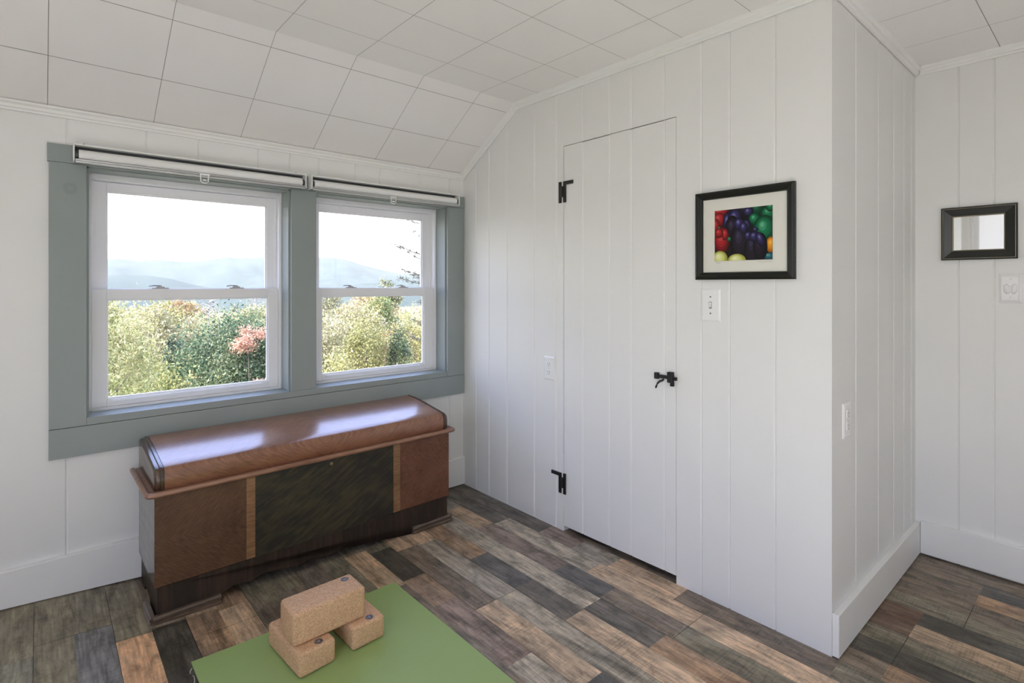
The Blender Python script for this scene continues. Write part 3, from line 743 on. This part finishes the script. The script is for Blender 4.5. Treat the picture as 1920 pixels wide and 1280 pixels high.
ap = [(.012, .1225), (.012, .0), (.205, .0), (.211, .026), (.228, .040), (.248, .0455), (.283, .0455), (.305, .039), (.328, .046), (.349, .0515), (.391, .0505), (.44, .041), (.487, .0335), (.512, .041), (.535, .0505), (.56, .047), (.587, .037), (.61, .0325), (.635, .036), (.67, .0475), (.70, .045), (.726, .035), (.78, .040), (.841, .052), (.87, .048), (.89, .040), (.912, .033), (.93, .037), (.957, .0425), (.975, .038), (.989, .031), (1.003, .012), (1.006, .0), (CW - .012, .0), (CW - .012, .1225)]
m = MB(); n = len(ap)
tess = bmesh.new(); vs = [tess.verts.new((a, .005, b)) for a, b in ap]; tess.faces.new(vs); r_ = bmesh.ops.triangulate(tess, faces=tess.faces[:]); tess.verts.index_update()
F = [tuple(v.index for v in f.verts) for f in tess.faces]; tess.free()
m.add([(a, .004, b) for a, b in ap], F); m.add([(a, .022, b) for a, b in ap], [tuple(reversed(f)) for f in F])
m.add([(a, .004, b) for a, b in ap] + [(a, .022, b) for a, b in ap], [(i, (i + 1) % n, (i + 1) % n + n, i + n) for i in range(n)])
m.build('scalloped_base', M['w_apron'], ch)
for sx0, sx1 in ((-.001, .206), (1.004, CW + .001)):
    m = MB(); yb = .02
    prof = [(.006, .001), (-.008, .001), (-.0125, .006), (-.0125, .012), (-.0065, .0155), (-.0065, .018), (-.0105, .0215), (-.0105, .0275), (-.005, .0325), (.006, .034)]
    m.loft([[(x, a, b) for a, b in prof] for x in (sx0, sx1)])
    xs_, sg = (sx0, -1) if sx0 < .1 else (sx1, 1)
    m.loft([[(xs_ - sg * a, y, b) for a, b in prof] for y in (-.004, .13)])
    m.build('foot_moulding', M['w_foot'], ch)
# lid: rounded front, swelling end caps
LP = [(.008, .446), (.003, .465), (.001, .486), (.002, .502), (.0055, .5135), (.012, .5215), (.022, .5262), (.06, .5320), (.12, .5410), (.2, .5527), (.26, .5600), (.31, .5635), (CD, .5640), (CD, .446)]
m = MB()
def lid_ring(x, ins):
    return [(x, max(y, .0) + (ins if y < CD - .01 else 0) * (1 if y < .2 else 0), z - (ins if z > .45 else 0)) for y, z in LP]
m.loft([lid_ring(.034, 0), lid_ring(.3, 0), lid_ring(.7, 0), lid_ring(CW - .034, 0)])
m.build('lid', M['w_lid'], ch, smooth=.7)
for sgn in (0, 1):
    m = MB(); X_ = lambda d: d if not sgn else CW - d
    m.loft([lid_ring(X_(.034), .003), lid_ring(X_(.031), .003), lid_ring(X_(.030), -.0005), lid_ring(X_(.022), -.0005), lid_ring(X_(.0205), .004), lid_ring(X_(.014), .004), lid_ring(X_(.010), .005), lid_ring(X_(.0055), .010), lid_ring(X_(.004), .016)])
    m.build('lid_end', M['w_cap'], ch, smooth=.6)
m = MB(); zb_ = .444; R_ = .0095
m.tube([(-.016, CD, zb_), (-.016, -.006, zb_), (-.012, -.013, zb_), (-.004, -.016, zb_), (CW + .004, -.016, zb_), (CW + .012, -.013, zb_), (CW + .016, -.006, zb_), (CW + .016, CD, zb_)], R_, 12)
m.box(-.014, CW + .014, -.014, CD, zb_ - .005, zb_ + .005)
m.build('bead_moulding', M['w_bead'], ch, smooth=.7)
m = MB(); disc(m, lambda u, z, d: (u, -d, z), .619, .411, .0065, -.001, .0014); m.build('keyhole', M['brass'], ch)

# ------------------------------------------------------------------ yoga mat, blocks, loose thread
m = MB()
ys = [-.668, -.675] + [-.75 - .1 * k for k in range(18)]
tp = [(-1.495, -.806, y) for y in ys]
def mat_z(x, y):   # a slight curl at the far edge
    return .0012 * max(0, (y + .72) / .05) + .0004 * math.sin(x * 17 + y * 6)
top = []; 
nx = 12
for y in ys:
    for k in range(nx + 1):
        x = -1.494 + (.682) * k / nx - .004 * math.sin((y + .67) * 2.2)
        top.append((x, y + .006 * math.sin(x * 3), .0045 + max(0, mat_z(x, y)) + floor_rise(x, y)))
nn = len(top); fs = []
for j in range(len(ys) - 1):
    for k in range(nx):
        a = j * (nx + 1) + k; fs.append((a, a + 1, a + nx + 2, a + nx + 1)); fs.append((a + nn, a + nx + 1 + nn, a + nx + 2 + nn, a + 1 + nn))
rim = list(range(nx + 1)) + [(j + 1) * (nx + 1) - 1 for j in range(1, len(ys))] + [(len(ys) - 1) * (nx + 1) + k for k in range(nx - 1, -1, -1)] + [j * (nx + 1) for j in range(len(ys) - 2, 0, -1)]
for a, b in zip(rim, rim[1:] + rim[:1]): fs.append((a, b, b + nn, a + nn))
m.add(top + [(x, y, z - .0042) for x, y, z in top], fs)
ym = m.build('yoga_mat', M['mat']); tag(ym, 'green yoga mat unrolled on the plank floor under the cork blocks', 'yoga mat')

def round_box(name, L, W_, H_, r, mat, parent):
    mb = MB(); mb.box(0, L, 0, W_, 0, H_)
    o = mb.build(name, mat, parent)
    bm = bmesh.new(); bm.from_mesh(o.data); bmesh.ops.bevel(bm, geom=bm.edges[:], offset=r, segments=5, profile=.5, affect='EDGES'); bm.to_mesh(o.data); bm.free()
    o.data.polygons.foreach_set('use_smooth', [True] * len(o.data.polygons)); o.data.set_sharp_from_angle(angle=1.0)
    return o
BWd = .114
def make_block(BH, BL, lx, ly):
    r = empty('yoga_block')
    round_box('block_body', BL, BWd, BH, .0115, M['cork'], r)
    m = MB(); fn_ = lambda u, v, d: (u, v, BH + d); disc(m, fn_, BL - lx, BWd * ly, .0125, -.0006, .0004, 28)
    lg = m.build('logo', M['logo_ring'], r)
    m = MB()
    n = 28; cx, cy = BL - lx, BWd * ly
    ringp = lambda rr: [(cx + rr * math.cos(2 * PI * k / n), cy + rr * math.sin(2 * PI * k / n), BH + .00055) for k in range(n)]
    m.add(ringp(.0112) + ringp(.0102), [(k, (k + 1) % n, (k + 1) % n + n, k + n) for k in range(n)])
    for a_ in (-.9, -.35, .35, .9):                                     # petal-like figure
        d_ = Vector((math.sin(a_), math.cos(a_), 0)); s_ = Vector((d_.y, -d_.x, 0)); b0 = Vector((cx, cy - .004, BH + .00055))
        m.add([b0, b0 + d_ * .006 + s_ * .0019, b0 + d_ * .0115, b0 + d_ * .006 - s_ * .0019], [(0, 1, 2, 3)])
    m.add([(cx - .008, cy - .0055, BH + .00055), (cx + .008, cy - .0055, BH + .00055), (cx + .006, cy - .0075, BH + .00055), (cx - .006, cy - .0075, BH + .00055)], [(0, 1, 2, 3)])
    m.build('logo_figure', M['logo_inner'], lg)
    return r
blk_top = make_block(.099, .231, .033, .74); blk_low = make_block(.0725, .226, .021, .60)
def copy_tree(o, parent=None):
    c = o.copy(); COL.objects.link(c)
    if parent: c.parent = parent
    for k in list(o.children): copy_tree(k, c)
    return c
spots = [(blk_top, (-1.279, -.915, .0725 + .0068), 1.0, 'tan cork yoga block bridging across the two lower blocks'),
         (blk_low, (-1.294, -.728, .0058), -85.0, 'tan cork yoga block under the left end of the top block, nearest the camera'),
         (None, (-1.117, -.716, .0058), -87.5, 'tan cork yoga block under the right end of the top block')]
for src, loc, rz, lab in spots:
    b = src or copy_tree(blk_low)
    b.location = loc; b.rotation_euler = (0, 0, math.radians(rz)); tag(b, lab, 'yoga block', 'cork yoga blocks stacked on the mat')
m = MB(); m.tube([(-1.497, -.690, .006), (-1.503, -.696, .003), (-1.506, -.712, .0018), (-1.4985, -.726, .0018), (-1.5, -.742, .0018), (-1.508, -.775, .0018), (-1.51, -.80, .0018)], .0014, 6)
tag(m.build('loose_thread', M['thread'], smooth=1), 'thin pale loose thread on the floor at the mat edge', 'thread')

# unseen pale rug added behind the camera to bounce sunlight onto the ceiling
m = MB(); m.box(-3.15, -.85, -4.4, -2.0, .001, .012)
M['rug'] = plain('cream_bounce', (.83, .81, .785, 1), .95, spec=.1, var=.08, vscale=30, bump=.3, bscale=300)
tag(m.build('bounce_rug', M['rug'], bevel=.004), 'cream rug added unseen behind the camera to bounce sunlight onto the ceiling', 'rug')

# ------------------------------------------------------------------ outdoors
def ground_z(x, y):
    return -5.6 + .9 * math.sin(x * .11 + 1) * math.sin(y * .07) + (max(0, y - 45) * .022) - (max(0, 6 - y) * .0)
def terrain_mesh():
    mb = MB(); xs = [-420, -200, -90, -45, -25, -14, -7, 0, 6, 12, 20, 32, 50, 80, 130, 260, 600]; ys = [-260, -90, -30, -8, -1, 4, 10, 16, 24, 34, 46, 60, 80, 110, 150, 230, 360, 700]
    for y in ys:
        for x in xs: mb.v.append((x, y, ground_z(x, min(y, 110)) - max(0, y - 110) * .05))
    n = len(xs)
    for j in range(len(ys) - 1):
        for i in range(n - 1): mb.f.append((j * n + i, j * n + i + 1, (j + 1) * n + i + 1, (j + 1) * n + i)); mb.m.append(0)
    return struct(mb.build('ground_outside', M['ground'], smooth=3))
terrain_mesh()

def leaf_mesh(name, pts, size, cols, parent=None, rs=1, droop=0, aspect=.55):
    rng = np.random.default_rng(rs); n = len(pts)
    d = rng.normal(size=(n, 3)); d[:, 2] -= droop; d /= np.linalg.norm(d, axis=1)[:, None]
    e = rng.normal(size=(n, 3)); s = np.cross(d, e); s /= np.linalg.norm(s, axis=1)[:, None]
    sz = size * rng.uniform(.6, 1.35, n)[:, None]
    p = np.asarray(pts)
    V = np.stack([p, p + d * sz * .5 + s * sz * aspect * .5, p + d * sz, p + d * sz * .5 - s * sz * aspect * .5], axis=1).reshape(-1, 3)
    me = bpy.data.meshes.new(name)
    me.vertices.add(4 * n); me.vertices.foreach_set('co', V.ravel())
    me.loops.add(4 * n); me.loops.foreach_set('vertex_index', np.arange(4 * n, dtype=np.int32))
    me.polygons.add(n); me.polygons.foreach_set('loop_start', np.arange(0, 4 * n, 4, dtype=np.int32)); me.polygons.foreach_set('loop_total', np.full(n, 4, dtype=np.int32))
    me.update(); me.validate()
    me.materials.append(M['leaf']); set_tone(me, cols)
    o = bpy.data.objects.new(name, me); COL.objects.link(o)
    if parent: o.parent = parent
    return o
def crown_points(rng, c, r, n, clumps=50, spread=.2):
    u = rng.normal(size=(clumps, 3)); u /= np.linalg.norm(u, axis=1)[:, None]
    cc = u * (rng.uniform(.35, .95, clumps) ** .6)[:, None]
    idx = rng.integers(0, clumps, n)
    q = cc[idx] + rng.normal(size=(n, 3)) * spread
    return np.asarray(c) + q * np.asarray(r), idx
BLEACH = .34
def palette(rng, idx, cols, k, clump_bias=.6):
    cols = [tuple(c[j] + (t - c[j]) * (BLEACH if c[0] > 140 else .12) for j, t in enumerate((236, 224, 190))) for c in cols]
    L = np.array([lin(c)[:3] for c in cols]); nc = idx.max() + 1
    base = rng.integers(0, len(cols), nc); pick = np.where(rng.uniform(size=len(idx)) < clump_bias, base[idx], rng.integers(0, len(cols), len(idx)))
    c = L[pick] * rng.uniform(.66, 1.28, (len(idx), 1)) * k * .74
    return np.concatenate([np.clip(c, 0, .9), np.ones((len(idx), 1))], axis=1)
def tree(name, label, c, r, n, size, cols, seed, k=.8, clumps=50, spread=.2, droop=.3, cat='tree', group=None, base=None, aspect=.55):
    rng = np.random.default_rng(seed); gz = ground_z(c[0], c[1]) if base is None else base
    root = empty(name, (c[0], c[1], gz)); tag(root, label, cat, group)
    pts, idx = crown_points(rng, (0, 0, c[2] - gz), r, n, clumps, spread)
    keep = pts[:, 2] > .02; pts = pts[keep]; idx = idx[keep]
    leaf_mesh('foliage', pts, size, palette(rng, idx, cols, k), root, seed, droop, aspect)
    m = MB(); h_ = max(.4, c[2] - gz + r[2] * .35); w = .03 * r[2] + .012
    m.tube([(0, 0, -.2), (w * .4, .02, h_ * .4), (-w * .3, 0, h_ * .75), (0, 0, h_)], [w, w * .8, w * .5, w * .2], 8)
    rr = random.Random(seed)
    for q in range(7):
        a_ = rr.uniform(0, 2 * PI); z_ = h_ * rr.uniform(.45, .85); l_ = rr.uniform(.4, .8)
        m.tube([(0, 0, z_), (r[0] * l_ * .5 * math.cos(a_), r[1] * l_ * .5 * math.sin(a_), z_ + r[2] * .15), (r[0] * l_ * math.cos(a_), r[1] * l_ * math.sin(a_), z_ + r[2] * .35)], [w * .35, w * .22, w * .1], 6)
    m.build('trunk', M['bark'], root, smooth=1)
    return root
YEL = [(212, 204, 128), (196, 196, 104), (226, 214, 152), (180, 186, 100), (222, 208, 130)]
PALE = [(228, 220, 170), (214, 210, 150), (236, 226, 186), (205, 204, 136)]
OLI = [(176, 176, 88), (196, 190, 108), (158, 164, 84), (208, 200, 124)]
GRN = [(118, 152, 108), (98, 136, 98), (144, 172, 122), (84, 118, 90), (166, 188, 138)]
MGR = [(140, 172, 104), (168, 190, 118), (116, 150, 96), (190, 202, 130)]
ORN = [(222, 170, 116), (228, 186, 130), (206, 150, 104), (214, 190, 120)]
RED = [(222, 158, 138), (230, 176, 152), (210, 144, 126)]
DGR = [(80, 104, 84), (66, 90, 76), (96, 116, 88)]
BARE = [(150, 140, 126), (172, 160, 140), (132, 126, 118)]
tree('maple_tree', 'dense dark green tree filling the right half of the left window', (3.78, 20, -2.2), (1.75, 1.8, 2.55), 26000, .11, GRN, 11, .62, 90, .16)
tree('maple_sapling', 'red leaved sapling in front of the dense green tree', (3.72, 17.9, -.82), (.52, .42, .52), 1500, .085, RED, 12, 1.05, 9, .22)
tree('sumac_bush', 'low coral red bush at the lower right corner of the left window', (3.72, 16.5, -2.5), (.42, .35, .5), 1100, .08, RED, 13, .75, 10, .2, cat='bush')
tree('locust_tree', 'feathery yellow green tree at the far left of the left window', (-.78, 12.4, -.8), (1.1, 1.0, 1.75), 12000, .10, [(196, 204, 120), (220, 214, 146), (166, 180, 100), (140, 152, 88), (228, 220, 160)], 14, .85, 70, .13, droop=.8, aspect=.3)
tree('young_maple', 'yellow green young tree left of the dense green tree', (.62, 16, -2.75), (.95, .9, 1.6), 9000, .095, [(186, 188, 96), (204, 200, 110), (150, 166, 84), (118, 144, 80)], 15, .8, 55, .17)
tree('birch_tree', 'pale yellow tree behind the young maple in the left window', (1.9, 26, -1.55), (1.35, 1.2, 1.75), 8000, .13, PALE, 16, .72, 50, .17)
tree('small_spruce', 'small blue green evergreen left of the dense green tree', (2.12, 22, -1.9), (.42, .4, .95), 2600, .09, DGR, 17, .8, 20, .16, droop=.6)
tree('ash_tree', 'yellow tree on the left of the hillside row', (1.0, 44, -1.6), (1.9, 1.5, 1.75), 5000, .2, YEL, 18, .72, 40, .17)
tree('ash_tree', 'yellow tree with olive patches next along the hillside row', (4.0, 39, -1.75), (1.7, 1.5, 1.7), 5000, .2, YEL + OLI, 19, .72, 40, .17)
tree('beech_tree', 'soft orange tree above the yellow crowns in the left window', (8.6, 60, -1.75), (2.1, 1.5, 1.3), 3200, .26, ORN, 20, .78, 26, .17)
tree('ash_tree', 'broad pale yellow tree behind the dense green tree', (6.3, 45, -2.9), (2.0, 1.6, 1.9), 5200, .2, PALE, 21, .72, 40, .17)
tree('poplar_tree', 'light green yellow tree top at the right edge of the left window', (8.75, 34, -1.3), (1.35, 1.2, 1.35), 3600, .16, MGR + PALE, 22, .74, 30, .17)
def bare_tree(label, x, y, zt, h_, seed, sp=.35):
    gz = ground_z(x, y); root = tag(empty('bare_tree', (x, y, gz)), label, 'tree'); m = MB(); rr = random.Random(seed); H0 = zt - gz
    m.tube([(0, 0, -.1), (.02, 0, H0 * .5), (0, 0, H0)], [.07, .05, .015], 7); m.build('trunk', M['pale_bark'], root)
    m = MB()
    for q in range(46):
        z_ = H0 - rr.uniform(.05, h_); a_ = rr.uniform(0, 2 * PI); l_ = sp * (.5 + rr.random()); up_ = rr.uniform(.2, .6)
        e = (l_ * math.cos(a_), l_ * math.sin(a_), z_ + l_ * up_); m.tube([(0, 0, z_), (e[0] * .5, e[1] * .5, z_ + l_ * up_ * .7), e], [.016, .012, .006], 4)
        for w in range(3): m.tube([e, (e[0] + rr.uniform(-.2, .2), e[1] + rr.uniform(-.2, .2), e[2] + rr.uniform(0, .25))], [.007, .004], 4)
    m.build('branches', M['pale_bark'], root)
bare_tree('grey bare topped tree beside the orange tree', 6.65, 38, .0, 1.2, 31, .5)
bare_tree('grey twiggy bare tree above the dense green tree', 11.6, 45, .05, 1.0, 32, .8)
# seen through the right window
tree('olive_bush', 'olive yellow bush in the middle of the right window', (8.25, 18, -1.85), (.95, .9, 1.55), 8000, .1, OLI, 41, .72, 55, .16, cat='bush')
tree('willow_bush', 'pale cream bush at the left of the right window', (7.35, 21, -1.5), (1.2, 1.0, 1.6), 7500, .11, PALE, 42, .76, 50, .17, cat='bush')
tree('goldenrod_bush', 'bright yellow low bush at the bottom left of the right window', (4.85, 13, -1.95), (.85, .7, .95), 5200, .075, YEL, 43, .78, 40, .17, cat='bush')
tree('juniper_bush', 'dark blue green shrub low in the right window', (9.75, 18, -1.9), (.5, .5, 1.15), 3600, .085, DGR + MGR[:2], 44, .74, 26, .17, cat='bush')
tree('blueberry_bush', 'rust tinged bush behind the dark shrub in the right window', (11.3, 22, -1.85), (.65, .6, 1.0), 2600, .1, ORN + OLI[:2], 45, .7, 22, .18, cat='bush')
tree('dogwood_bush', 'golden yellow bush at the right edge of the right window', (12.9, 22, -2.2), (1.1, 1.0, 1.8), 7000, .11, YEL, 46, .74, 48, .17, cat='bush')
tree('apple_tree', 'grey green tree at the top left of the right window view', (18.0, 45, -1.4), (1.8, 1.5, 1.6), 3600, .2, [(170, 172, 128), (150, 154, 120), (190, 186, 140)], 47, .72, 32, .17)
tree('oak_tree', 'wide orange tree across the top of the right window hillside', (26.5, 55, -2.0), (3.4, 2, 1.95), 5200, .26, ORN, 48, .74, 44, .16)
tree('hornbeam_tree', 'mid green yellow tree right of centre in the right window', (16.6, 33, -1.7), (1.6, 1.3, 2.1), 6000, .16, MGR + YEL, 49, .72, 46, .16)
tree('serviceberry_tree', 'pinkish tan tree at the right edge below the conifer', (18.9, 29.5, -1.45), (.9, .8, 1.2), 3200, .14, ORN + PALE[:1], 50, .74, 28, .17)
tree('aspen_tree', 'lone tree with a domed crown rising above the lock rail of the right window', (21.1, 40, .25), (1.15, 1, 1.35), 3400, .17, [(140, 150, 112), (206, 204, 150), (190, 190, 132)], 51, .7, 30, .17)
tree('linden_tree', 'broad pale yellow tree in the centre of the right window', (12.6, 28, -1.75), (1.8, 1.5, 1.7), 6500, .15, PALE + YEL[:2], 52, .74, 46, .17)
def conifer():
    x, y = 7.75, 11.3; gz = ground_z(x, y); root = tag(empty('pine_tree', (x, y, gz)), 'dark pine reaching its branches in from the right edge of the right window', 'tree')
    m = MB(); m.tube([(0, 0, -.2), (.03, 0, 5), (0, 0, 11.5)], [.19, .13, .02], 10); m.build('trunk', M['bark'], root, smooth=1)
    rr = random.Random(8); m = MB(); pts = []
    brs = [(6.9, PI * 1.02, 1.72, .10), (7.15, PI * .97, 1.78, .05), (7.45, PI * 1.05, 1.35, .10), (8.05, PI, 1.6, .18), (8.25, PI * 1.08, 1.3, .2), (6.55, PI * 1.0, 1.62, .0), (6.3, PI * .93, 1.5, 0), (9.0, PI * 1.0, 1.35, .12), (9.15, PI * 1.07, 2.05, .04), (9.3, PI * .95, 1.7, .05)]
    for k in range(54): brs.append((rr.uniform(3.8, 10.8), rr.uniform(-2.2, 2.2), rr.uniform(.9, 1.7), rr.uniform(-.05, .15)))
    for z_, a_, l_, up_ in brs:
        P_ = []
        for t_ in range(9):
            f = t_ / 8; P_.append(Vector((l_ * f * math.cos(a_), l_ * f * math.sin(a_), z_ - .16 * math.sin(f * PI) + up_ * l_ * f * f * 1.6)))
        m.tube(P_, [.028 * (1 - .8 * k / 8) for k in range(9)], 5)
        for t_ in range(3, 9):
            for q in range(3):
                s_ = rr.uniform(.10, .26); b_ = a_ + rr.choice((-1, 1)) * rr.uniform(.3, 1.0)
                e = P_[t_] + Vector((s_ * math.cos(b_), s_ * math.sin(b_), rr.uniform(-.02, .10))); m.tube([P_[t_], e], [.008, .004], 4)
                for w in range(16): pts.append(P_[t_].lerp(e, rr.random()) + Vector((rr.gauss(0, .018), rr.gauss(0, .018), rr.gauss(0, .018))))
    m.build('branches', M['bark'], root)
    rng = np.random.default_rng(5); pts = np.array([tuple(p) for p in pts]); idx = rng.integers(0, 40, len(pts))
    leaf_mesh('needles', pts, .085, palette(rng, idx, [(88, 98, 84), (70, 82, 72), (112, 118, 96)], .62), root, 5, 0, .14)
conifer()
m = MB(); m.tube([(0, 0, 0), (.1, 0, 2.4), (.35, 0, 3.6), (.62, 0, 4.2), (.88, 0, 4.58), (1.25, 0, 4.85), (1.6, 0, 4.98)], [.02, .018, .016, .014, .012, .009, .005], 7)
tw = m.build('arching_stem', M['bark'], smooth=1); tw.location = (4.5, 9, -5.2); tag(tw, 'bare arching stem crossing the lower right corner of the right window', 'branch')

def woods():
    """the uncountable far woods and undergrowth of the hillside"""
    rng = np.random.default_rng(77); P_ = []; Cc = []; 
    sets = [YEL, PALE, OLI, MGR, ORN, YEL, PALE]
    for (n, y0, y1, top, size, per) in ((150, 24, 46, -3.4, .16, 420), (330, 48, 84, 0, .27, 230), (300, 84, 150, 0, .42, 130)):
        for k in range(n):
            y = rng.uniform(y0, y1); az = math.radians(rng.uniform(-4, 44)); x = -1.84 + (y + 2.5) * math.tan(az)
            d = math.hypot(x + 1.84, y + 2.5)
            r = rng.uniform(.6, 1.2) * (.9 if y < 48 else 1.5 if y < 84 else 2.2)
            if y < 48: zt = rng.uniform(-4.6, top)
            else: zt = 1.15 - d * math.tan(math.radians(rng.uniform(1.9, 5.2 if y < 84 else 3.0)))
            pts, idx = crown_points(rng, (x, y, zt - r), (r, r, r * 1.05), per, 14, .2)
            P_.append(pts); Cc.append(palette(rng, idx, sets[rng.integers(0, len(sets))], .74))
    pts = np.concatenate(P_); cols = np.concatenate(Cc)
    rng2 = np.random.default_rng(3); n = 26000                            # undergrowth
    y = rng2.uniform(7, 60, n); az = np.radians(rng2.uniform(-6, 42, n)); x = -1.84 + (y + 2.5) * np.tan(az)
    z = np.array([ground_z(a, b) for a, b in zip(x, y)]) + rng2.uniform(0, 1.3, n) * (1 + .5 * np.sin(x * .9) * np.sin(y * .8))
    q = np.stack([x, y, z], 1); ui = ((np.sin(x * .7) + np.sin(y * .5 + x * .3)) * 5 + 12).astype(int)
    pts = np.concatenate([pts, q]); cols = np.concatenate([cols, palette(rng2, ui, YEL + PALE + OLI, .72)])
    o = leaf_mesh('hillside_woods', pts, .24, cols, None, 9, .2)
    tag(o, 'mass of yellow autumn woods and brush covering the hillside outside', 'woods', kind='stuff')
woods()

def ridge(name, prof, r_mid, r_near, r_far, rough, seed, lo):
    """a mountain range with real depth; prof = (azimuth deg, elevation deg of its crest)"""
    rr = np.random.default_rng(seed); A = np.linspace(-25, 75, 201); E_ = np.interp(A, [p[0] for p in prof], [p[1] for p in prof])
    R_ = np.concatenate([np.linspace(r_near, r_mid, 14), np.linspace(r_mid, r_far, 7)[1:]])
    ph = rr.uniform(0, 6, 8); mb = MB()
    for r in R_:
        f = (r - r_near) / (r_mid - r_near) if r <= r_mid else 1 - .6 * (r - r_mid) / (r_far - r_mid)
        for a, e in zip(A, E_):
            hc = 1.15 + r_mid * math.tan(math.radians(e)); s = math.sin(a * .55 + r * .006 + ph[0]) * .5 + math.sin(a * 1.3 - r * .009 + ph[1]) * .3 + math.sin(a * 2.9 + r * .013 + ph[2]) * .2
            z = lo + (hc - lo) * f ** 1.15 + rough * s * 4 * f * (1 - f)
            mb.v.append((-1.84 + r * math.sin(math.radians(a)), -2.5 + r * math.cos(math.radians(a)), z))
    n = len(A)
    for j in range(len(R_) - 1):
        for i in range(n - 1): mb.f.append((j * n + i, j * n + i + 1, (j + 1) * n + i + 1, (j + 1) * n + i)); mb.m.append(0)
    return struct(mb.build(name, M['mount'], smooth=3))
ridge('mountain_range', [(-25, 1.9), (0, 2.0), (4.3, 2.13), (5.2, 2.24), (6.45, 2.05), (8.1, 2.18), (9.7, 2.03), (11.4, 2.16), (13.2, 2.5), (13.5, 2.6), (14.0, 2.47), (16.7, 2.63), (19, 2.5), (21.6, 2.63), (22.8, 2.70), (24.2, 2.5), (25.8, 1.96), (27.9, 1.43), (29.5, 1.12), (33, 1.1), (45, 1.9), (75, 2)], 2400, 1500, 3400, 14, 3, -40)
ridge('foothills', [(-25, .4), (2, .7), (5, .78), (7.3, .78), (8.9, .5), (10.5, .02), (11.8, -.3), (16, -.6), (21, -.5), (26, .1), (30, .35), (36, .5), (75, .3)], 1600, 560, 2000, 6, 4, -45)

def haze():
    m = N('valley_haze'); v = m.t.nodes.new('ShaderNodeVolumeScatter'); v.inputs['Color'].default_value = (1, .90, .76, 1); v.inputs['Density'].default_value = HAZE
    v.inputs['Anisotropy'].default_value = 0; m.link(v.outputs[0], m.out.inputs['Volume'])
    mb = MB(); mb.box(-1500, 4200, 170, 3300, -60, 118)
    o = mb.build('valley_haze', m.mat); tag(o, 'pale blue haze hanging in the valley before the mountains', 'haze', kind='stuff')
    o.visible_shadow = True
    return o
HAZE = .000105
haze()

# ------------------------------------------------------------------ daylight
w = bpy.data.worlds.new('sky'); SC.world = w; w.use_nodes = True; nt = w.node_tree; nt.nodes.clear()
wo = nt.nodes.new('ShaderNodeOutputWorld'); bg = nt.nodes.new('ShaderNodeBackground'); nt.links.new(bg.outputs[0], wo.inputs[0])
tc = nt.nodes.new('ShaderNodeTexCoord'); sp = nt.nodes.new('ShaderNodeSeparateXYZ'); nt.links.new(tc.outputs['Generated'], sp.inputs[0])
rp = nt.nodes.new('ShaderNodeValToRGB'); nt.links.new(sp.outputs[2], rp.inputs[0]); cr = rp.color_ramp
SKY = [(0.0, (1.0, 1.0, .99)), (.14, (.97, .99, 1.02)), (.30, (.60, .72, 1.2)), (1.0, (.48, .62, 1.12))]
while len(cr.elements) < len(SKY): cr.elements.new(.5)
for e, (p, c) in zip(cr.elements, SKY): e.position = p; e.color = c + (1,)
nt.links.new(rp.outputs[0], bg.inputs[0]); bg.inputs[1].default_value = 2.2
sun = bpy.data.lights.new('sun', 'SUN'); sun.energy = 8.5; sun.angle = math.radians(1.5); sun.color = (1, .965, .90)
so = bpy.data.objects.new('sun', sun); COL.objects.link(so)
so.rotation_euler = Vector((.70, .05, -.62)).to_track_quat('-Z', 'Y').to_euler()

# ------------------------------------------------------------------ camera
cam = bpy.data.cameras.new('camera'); co = bpy.data.objects.new('camera', cam); COL.objects.link(co)
co.location = (-1.8384, -2.5253, 1.15); co.rotation_euler = (PI / 2, 0, -0.72014)
cam.sensor_width = 36; cam.lens = 36 * 1009.6 / 1920; cam.shift_y = -(640 - 532.9) / 1920
cam.clip_start = .02; cam.clip_end = 8000
SC.camera = co
